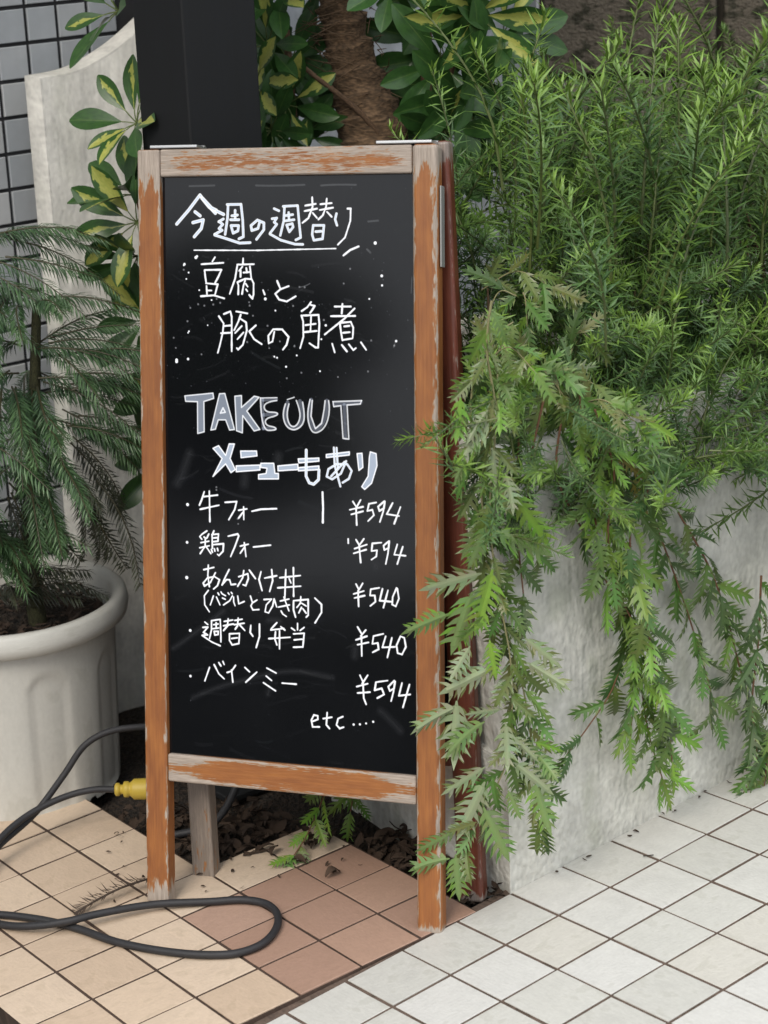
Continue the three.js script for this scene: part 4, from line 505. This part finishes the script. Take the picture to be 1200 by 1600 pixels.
// ---- trailing plant with deeply toothed leaves
function toothedLeaf(top, under, curl, fold, teeth = 6) {        // along +Y, upper face +Z, length 1
  const pos = [], idx = [], col = [];
  const add = (x, y, z, c) => { pos.push(x, y, z); col.push(...c); return pos.length / 3 - 1; };
  const bend = (x, y, h) => { const z = fold * Math.abs(x) - curl * y * y + h; return [x, y * (1 - .12 * Math.abs(curl) * y), z]; };
  for (const [h, c, flip] of [[.003, top, 0], [-.003, under, 1]]) {
    const mid = []; for (let k = 0; k <= teeth + 1; k++) { const t = k === teeth + 1 ? 1 : .08 + .78 * k / teeth; mid.push(t); }
    for (const s of [-1, 1]) for (let k = 0; k < teeth; k++) {
      const dt = mid[k + 1] - mid[k], j0 = s > 0 ? rr(0, .2) * dt : 0, t0 = mid[k] + j0 * (k ? 1 : 0), t1 = mid[k + 1], env = Math.sin(Math.PI * (.16 + .7 * (k + .5) / teeth)); const wi = (.03 + .03 * env) * rr(.85, 1.15), wo = (.09 + .17 * env) * rr(.6, 1.2), te = t0 + dt * rr(.58, .78), tt = t0 + dt * rr(1.15, 1.75);
      const cc = c.map(q => q * rr(.88, 1.12)), mr = c.map(q => q * 1.12);
      const a = add(...bend(0, mid[k], h), mr), b = add(...bend(0, t1, h), mr), d = add(...bend(s * wi, mid[k], h), cc), e = add(...bend(s * wi, t1, h), cc), d2 = add(...bend(s * wi, t0, h), cc), e2 = add(...bend(s * wi * 1.05, te, h), cc), f = add(...bend(s * wo, tt, h - .03 * env), cc), q = add(...bend(s * wo * .6, t0 + dt * .42, h), cc), q2 = add(...bend(s * wo * .62, te + (tt - te) * .42, h), cc);
      const tri = (i, j, l) => ((s > 0) !== !!flip ? idx.push(i, j, l) : idx.push(i, l, j)); tri(a, d, b); tri(d, e, b); tri(d2, q, e2); tri(q, q2, e2); tri(q, f, q2);
    }
    const tb = mid[teeth], ca = add(...bend(-.05, tb - .005, h), c), cb = add(...bend(.05, tb - .005, h), c), cm = add(...bend(0, 1.02, h), c); flip ? idx.push(ca, cm, cb) : idx.push(ca, cb, cm);
    const pa = add(...bend(-.012, 0, h), c), pb = add(...bend(.012, 0, h), c), pc = add(...bend(-.03, .09, h), c), pd = add(...bend(.03, .09, h), c); flip ? idx.push(pa, pc, pb, pb, pc, pd) : idx.push(pa, pb, pc, pb, pd, pc);
  }
  return geoFrom(pos, idx, null, col);
}
const SIL = [.27, .33, .18], SIL2 = [.17, .26, .08];
const gLeaf = (top, under) => [0, 1, 2, 3, 4].map(i => toothedLeaf(top.map(x => x * rr(.85, 1.15)), under, rr(-.2, .6), rr(-.15, .6), 5 + i % 3));
const LBright = gLeaf([.18, .32, .035], SIL2), LMid = gLeaf([.095, .19, .028], SIL2), LDark = gLeaf([.05, .105, .02], SIL2), LYel = gLeaf([.27, .25, .04], SIL2), LOl = gLeaf([.13, .19, .045], SIL);
const toothMat = phys({ vertexColors: true, roughness: .5, side: THREE.DoubleSide, transmission: .2, thickness: 0 });
const stemMat = std({ color: 0x6b4a34, roughness: .8 }), stemGreen = std({ color: 0x8a8660, roughness: .8 });
function leafAt(g, set, p, d, nrm, L) { const m = part('leaf', pick(set), toothMat, g); m.position.copy(p); face(m, d, nrm); m.scale.setScalar(L); return m; }
function trail(g, pts, sets, L, step, out, mat = stemMat, r = .0018, ok = null) {
  const c = new THREE.CatmullRomCurve3(pts.map(VA)), len = c.getLength(), st = part('stem', tubeGeo(pts.map(VA), r, r * .55, 30, 5), mat, g); let s = rr(0, step), k = 0;
  while (s < len) { const t = s / len, p = c.getPointAt(t), tg = c.getTangentAt(t); const sd = (k % 2 ? 1 : -1), acr = new THREE.Vector3().crossVectors(tg, out).normalize(); const d = tg.clone().multiplyScalar(rr(.5, 1)).addScaledVector(acr, sd * rr(.3, 1)).addScaledVector(out, rr(-.05, .55)).add(V(rs(.3), -.3, rs(.3))); if (ok && !(ok(p) && ok(p.clone().addScaledVector(d.clone().normalize(), L)))) { s += step; continue; } leafAt(g, pick(sets), p, d, out.clone().add(V(rs(.9), rr(-.1, .9), rs(.9))), L * rr(.7, 1.15)); s += step * rr(.7, 1.3); k++; }
  if (!ok || ok(c.getPointAt(1))) leafAt(g, pick(sets), c.getPointAt(1), c.getTangentAt(1).add(V(0, -.3, 0)), out, L * .9); return st;
}
{
  const F = DATA.plants.front;
  const labels = ['bright green toothed trailing plant hanging down the middle of the planter wall', 'dark trailing plant with curled toothed leaves beside the tile edge at the planter wall'];
  const g = thing('trailing_plant', labels[0], 'plant');
  for (const [i, sets] of [[0, [LBright, LMid]], [1, [LBright, LBright, LMid]], [2, [LMid, LDark]], [3, [LDark, LMid]], [4, [LMid, LBright]], [8, [LMid, LDark, LBright]]]) trail(g, F[i], sets, .066, i === 3 ? .032 : .019, BX);
  const g2 = thing('trailing_plant', 'dark green trailing plant reaching the tiles at the far planter wall', 'plant');
  for (const [i, sets] of [[5, [LDark, LMid]], [6, [LMid, LDark]], [9, [LDark, LMid]]]) trail(g2, F[i], sets, .068, .021, BX);
}
{
  const g = thing('trailing_plant', 'silvery toothed trailing plant hanging against the right leg of the menu board', 'plant');
  const out = V(-.1, .1, 1), L = DATA.plants.left;
  trail(g, L[0], [LOl, LMid], .055, .022, out, stemGreen); trail(g, L[1], [LMid, LOl, LDark], .06, .016, out, stemGreen); trail(g, L[2], [LMid, LDark], .06, .028, BX, stemMat); trail(g, DATA.plants.front[7], [LMid, LBright], .06, .024, BX, stemMat);
  DATA.plants.leaves.forEach((q, i) => { const a = V(q[0], q[1], q[2]), b = V(q[3], q[4], q[5]), d = b.clone().sub(a); const back = i < 22 || rnd() < .4; leafAt(g, pick([LOl, LOl, LMid, LBright]), a, d, V(rs(.35), rs(.35), back ? -1 : 1), d.length() * 1.06); });
}
{ // matted growth on the planter top beside the board
  const g = thing('trailing_plant', 'olive and yellowing toothed plant matted on the planter top beside the board', 'plant');
  for (let i = 0; i < 44; i++) { const s = rr(-.04, .19), t = rr(-.02, .24), y = rr(.62, .78) + t * .9; const p = pl(s, t, y); if (!clearOfBoard(p, .06)) continue; const e = p.clone().add(V(rs(.12), rr(-.09, .03), rr(.0, .07))); trail(g, [p.toArray(), p.clone().lerp(e, .5).add(V(0, .025, 0)).toArray(), e.toArray()], pick([[LOl, LMid], [LMid, LBright], [LMid, LDark], [LDark, LOl], [LOl, LYel, LMid]]), .058, .018, V(rs(.6), .5, .9), stemGreen, .0012, p => clearOfBoard(p, .03)); }
}
{ // shoots behind the sign, seen under its lower rail
  const g = thing('trailing_plant', 'green toothed trailing shoots on the tiles under the menu board', 'plant');
  trail(g, [[.2, .42, -.3], [.13, .3, -.28], [.07, .13, -.25], [.02, .03, -.2], [0, .012, -.17]], [LMid, LBright], .055, .02, V(-.3, .3, .9)); trail(g, [[.2, .4, -.34], [.15, .25, -.3], [.1, .1, -.27], [.085, .04, -.25]], [LMid, LBright], .055, .024, V(-.3, .3, .9)); trail(g, [[.2, .42, -.3], [.17, .25, -.26], [.13, .13, -.235]], [LMid, LBright], .05, .02, V(-.3, .3, .9));
}
// ---------------------------------------------------------------- cables, litter
const rubber = std({ map: speck([40, 40, 43], .3, 23.1, .2), roughness: .62 });
const onTile = (x, z, h) => V(x, beigeY(x, z) + h, z);
{
  const pts = DATA.loop.map(([x, , z], i) => onTile(x, z, .007)); const c = pts.length; // the second pass crosses over the first
  pts.forEach((p, i) => { if (i > 1 && i < c - 2) { p.x += rs(.0014); p.z += rs(.0014); } if (i >= c - 6 && i <= c - 3) p.y += i === c - 4 || i === c - 5 ? .0125 : .006; });
  single('power_cable', tubeGeo(pts, .0056, .0056, 160, 10), rubber, 'thick black cable lying in a long loop on the beige tiles', 'cable');
}
{
  const g = thing('power_cable', 'black cable with yellow connector running past the white pot', 'cable');
  const a = [onTile(-.55, -.12, .007), onTile(-.49, -.165, .0075), V(-.455, .012, -.25), V(-.415, .03, -.30), V(-.36, .045, -.33), V(-.315, .053, -.335), V(-.275, .052, -.335)];
  part('cord', tubeGeo(a, .0052, .0052, 70, 10), rubber, g);
  const pr = [[0, 0], [.0075, 0], [.0105, .002], [.0105, .007], [.0075, .0085], [.0075, .0125], [.0125, .0145], [.013, .021], [.0105, .023], [.0125, .026], [.0165, .03], [.0172, .062], [.015, .066], [0, .066]].map(p => new THREE.Vector2(...p));
  const lt = new THREE.LatheGeometry(pr, 28); const p = part('connector', lt.scale(.98, 1, .98), std({ color: 0xb59c3a, roughness: .5 }), g); p.position.set(-.281, .052, -.335); p.rotation.z = -Math.PI / 2 - .02;
}
{
  const pts = [onTile(-.56, -.14, .007), onTile(-.5, -.19, .0075), V(-.455, .0, -.262), V(-.405, .025, -.32), V(-.36, .075, -.345), V(-.325, .118, -.36), V(-.29, .134, -.37), V(-.24, .136, -.38), V(-.16, .12, -.4), V(-.1, .09, -.4)];
  single('power_cable', tubeGeo(pts, .0052, .0052, 90, 10), rubber, 'black cable arching up from the tiles to behind the board', 'cable');
}
single('rubber_hose', tubeGeo([V(-.1, .16, -.42), V(-.085, .11, -.4), V(-.09, .05, -.36), V(-.13, .0, -.31), V(-.2, -.015, -.3)], .0062, .0062, 40, 8), rubber, 'short dark hose bending down into the soil behind the front leg', 'hose');
function litterGeo(L, w, cu) { const p = [], ix = [], n = 5; for (let j = 0; j <= n; j++) for (let i = 0; i < 3; i++) { const t = j / n, s = i - 1; const ww = w * Math.sin(Math.PI * (.06 + .9 * t)); p.push(s * ww, .5 * cu * L * Math.sin(Math.PI * t) + Math.abs(s) * w * .35, (t - .5) * L); } for (let j = 0; j < n; j++) for (let i = 0; i < 2; i++) { const a = j * 3 + i; ix.push(a, a + 3, a + 1, a + 1, a + 3, a + 4); } return geoFrom(p, ix); }
{
  const L = [], put = (x, z, h, sc = 1) => { const b = litterGeo(rr(.012, .034) * sc, rr(.003, .008) * sc, rs(.6)); b.rotateX(rs(.5)); b.rotateZ(rs(.8)); b.rotateY(rnd() * 6.3); b.translate(x, Math.min(beigeY(x, z), .04) + h, z); L.push(b); };
  for (let i = 0; i < 300; i++) { const t = rnd(); const z = rr(-.42, -.2), x = -.3 + (z + .42) * .75 + rr(.0, .22); put(x, z, rr(-.022, .006)); }
  for (let i = 0; i < 260; i++) { const k = rnd(), w = rr(.0, .09); put(.09 + .13 * k + w * .8, -.22 + .18 * k - w * .4, rr(-.02, .004)); }
  for (let i = 0; i < 40; i++) put(.27 + rs(.03), -.02 + rs(.02), rr(-.01, .006), .8);
  for (let i = 0; i < 36; i++) { const q = pl(rr(0, 1.0), -Math.abs(rs(.012)) - .002, 0), b = litterGeo(rr(.003, .012), rr(.001, .003), rs(.6)); b.rotateY(rnd() * 6.3); b.translate(q.x, whiteY(q.x, q.z) + .002, q.z); L.push(b); }
  for (let i = 0; i < 60; i++) { const x = rr(-.3, .1), z = rr(-.35, -.1); put(x, z, .003, .35); }
  single('leaf_litter', merge(L), std({ map: speck([56, 44, 34], .4, 77.7, .3), roughness: .95, side: THREE.DoubleSide }), 'dry brown leaf litter in the soil pocket behind the tiles', 'leaf litter', null, 'stuff');
}
{ // dead needled twig on the beige tiles
  const pos = [], idx = [], col = [], cB = [.05, .034, .025]; const P = [[-.317, -.072], [-.287, -.095], [-.252, -.115], [-.212, -.136]].map(([x, z], i) => onTile(x, z, .004 + .006 * Math.min(i, 2))); stemInto(pos, idx, col, P, .0018, .002, cB); const c = new THREE.CatmullRomCurve3(P);
  for (let i = 0; i < 64; i++) { const t = .05 + .95 * i / 64, p = c.getPoint(t), s = i % 2 ? 1 : -1; const d = V(-.6, rr(.05, .7), .35).add(V(s * .35, 0, s * .7)).normalize(); needle(pos, idx, col, p, d, V(0, 1, 0), rr(.014, .024), .0026, rr(-.3, .5), cB, mix3(cB, [.12, .08, .05], rnd())); }
  single('dead_twig', geoFrom(pos, idx, null, col), leafStd({ roughness: .9 }), 'dead brown needled twig lying on the beige tiles by the leg', 'twig');
}
{ // crumbs and bits on the tiles
  const bits = [['dry_leaf', .006, -.163, 'small curled dry leaf in a tile joint under the menu board'], ['dry_leaf', .058, -.115, 'crumpled dark dry leaf at a brown tile crossing']];
  for (const [n, x, z, l] of bits) { const m = single(n, merge([litterGeo(.026, .008, .7), (() => { const q = litterGeo(.018, .006, -.4); q.rotateY(1.2); q.translate(.006, .004, .004); return q; })()]), std({ color: 0x4a3a2e, roughness: .95, side: THREE.DoubleSide }), l, 'leaf'); m.position.copy(onTile(x, z, .003)); m.rotation.y = 1 + x * 20; }
  const tw = single('twig_bit', tubeGeo([V(-.008, 0, 0), V(0, .0015, .002), V(.007, 0, -.002)], .0011, .0007, 8, 5), std({ color: 0x3a332c, roughness: .9 }), 'tiny dark twig bit on a white tile by the planter', 'twig'); tw.position.set(.515, whiteY(.515, -.075) + .0018, -.075);
}

// ---------------------------------------------------------------- across the street, mirrored in the glossy panel
function leafCloud(n, at, size) { const ps = [], id = []; for (let i = 0; i < n; i++) { const p = at(), u = V(rs(1), rs(1), rs(1)).normalize(), w = new THREE.Vector3().crossVectors(u, V(rs(1), rs(1), rs(1))).normalize(), b = ps.length / 3; for (const [q, t] of [[0, 0], [.5, .4], [1, 0], [.5, -.4]]) { const r = p.clone().addScaledVector(u, q * size).addScaledVector(w, t * size); ps.push(r.x, r.y, r.z); } id.push(b, b + 1, b + 2, b, b + 2, b + 3); } return geoFrom(ps, id); }
{
  const g = thing('street_hedge', 'clipped dark hedge across the street facing the menu board', 'hedge'); g.position.set(-4.5, -.1, 4.9); g.rotation.y = -Math.PI / 4;
  const hm = std({ color: 0x33431f, roughness: .7, side: THREE.DoubleSide });
  part('foliage', leafCloud(9000, () => { const x = rs(2.2); return V(x, rnd() * (1.45 + .1 * Math.sin(x * 3)), rs(.32)); }, .09), hm, g);
  const st = []; for (let i = 0; i < 14; i++) { const x = -2 + i * .3; st.push(tubeGeo([V(x, 0, 0), V(x + rs(.1), .6, rs(.1)), V(x + rs(.2), 1.2, rs(.2))], .03, .01, 6, 5)); } part('stem', merge(st), barkMat, g);
}
function streetTree(x, z, h, label) {
  const g = thing('street_tree', label, 'tree'); g.position.set(x, -.1, z);
  part('trunk', merge([tubeGeo([V(0, 0, 0), V(.04, h * .3, 0), V(0, h * .7, .05)], .11, .05, 12, 8), tubeGeo([V(.03, h * .35, 0), V(.4, h * .55, .2), V(.7, h * .72, .3)], .05, .02, 8, 6), tubeGeo([V(.03, h * .4, 0), V(-.4, h * .6, -.2), V(-.6, h * .78, -.2)], .05, .02, 8, 6)]), barkMat, g);
  const cr = () => { const cl = Math.floor(rnd() * 22), a = cl * 2.4, Rr = h * .26 * Math.sqrt((cl + .5) / 22), cy = h * (.84 + .13 * Math.sin(cl * 1.7)); const r = h * .1 * Math.cbrt(rnd()), th = rnd() * 6.283, ph = Math.acos(rs(1)); return V(Rr * Math.cos(a) + r * Math.sin(ph) * Math.cos(th), cy + r * Math.cos(ph), Rr * Math.sin(a) + r * Math.sin(ph) * Math.sin(th)); };
  part('crown', leafCloud(6500, cr, .11), std({ color: 0x3a4d26, roughness: .7, side: THREE.DoubleSide }), g);
}
streetTree(-5.3, 4.35, 2.85, 'small leafy tree behind the hedge across the street');

renderer.render(scene, camera);
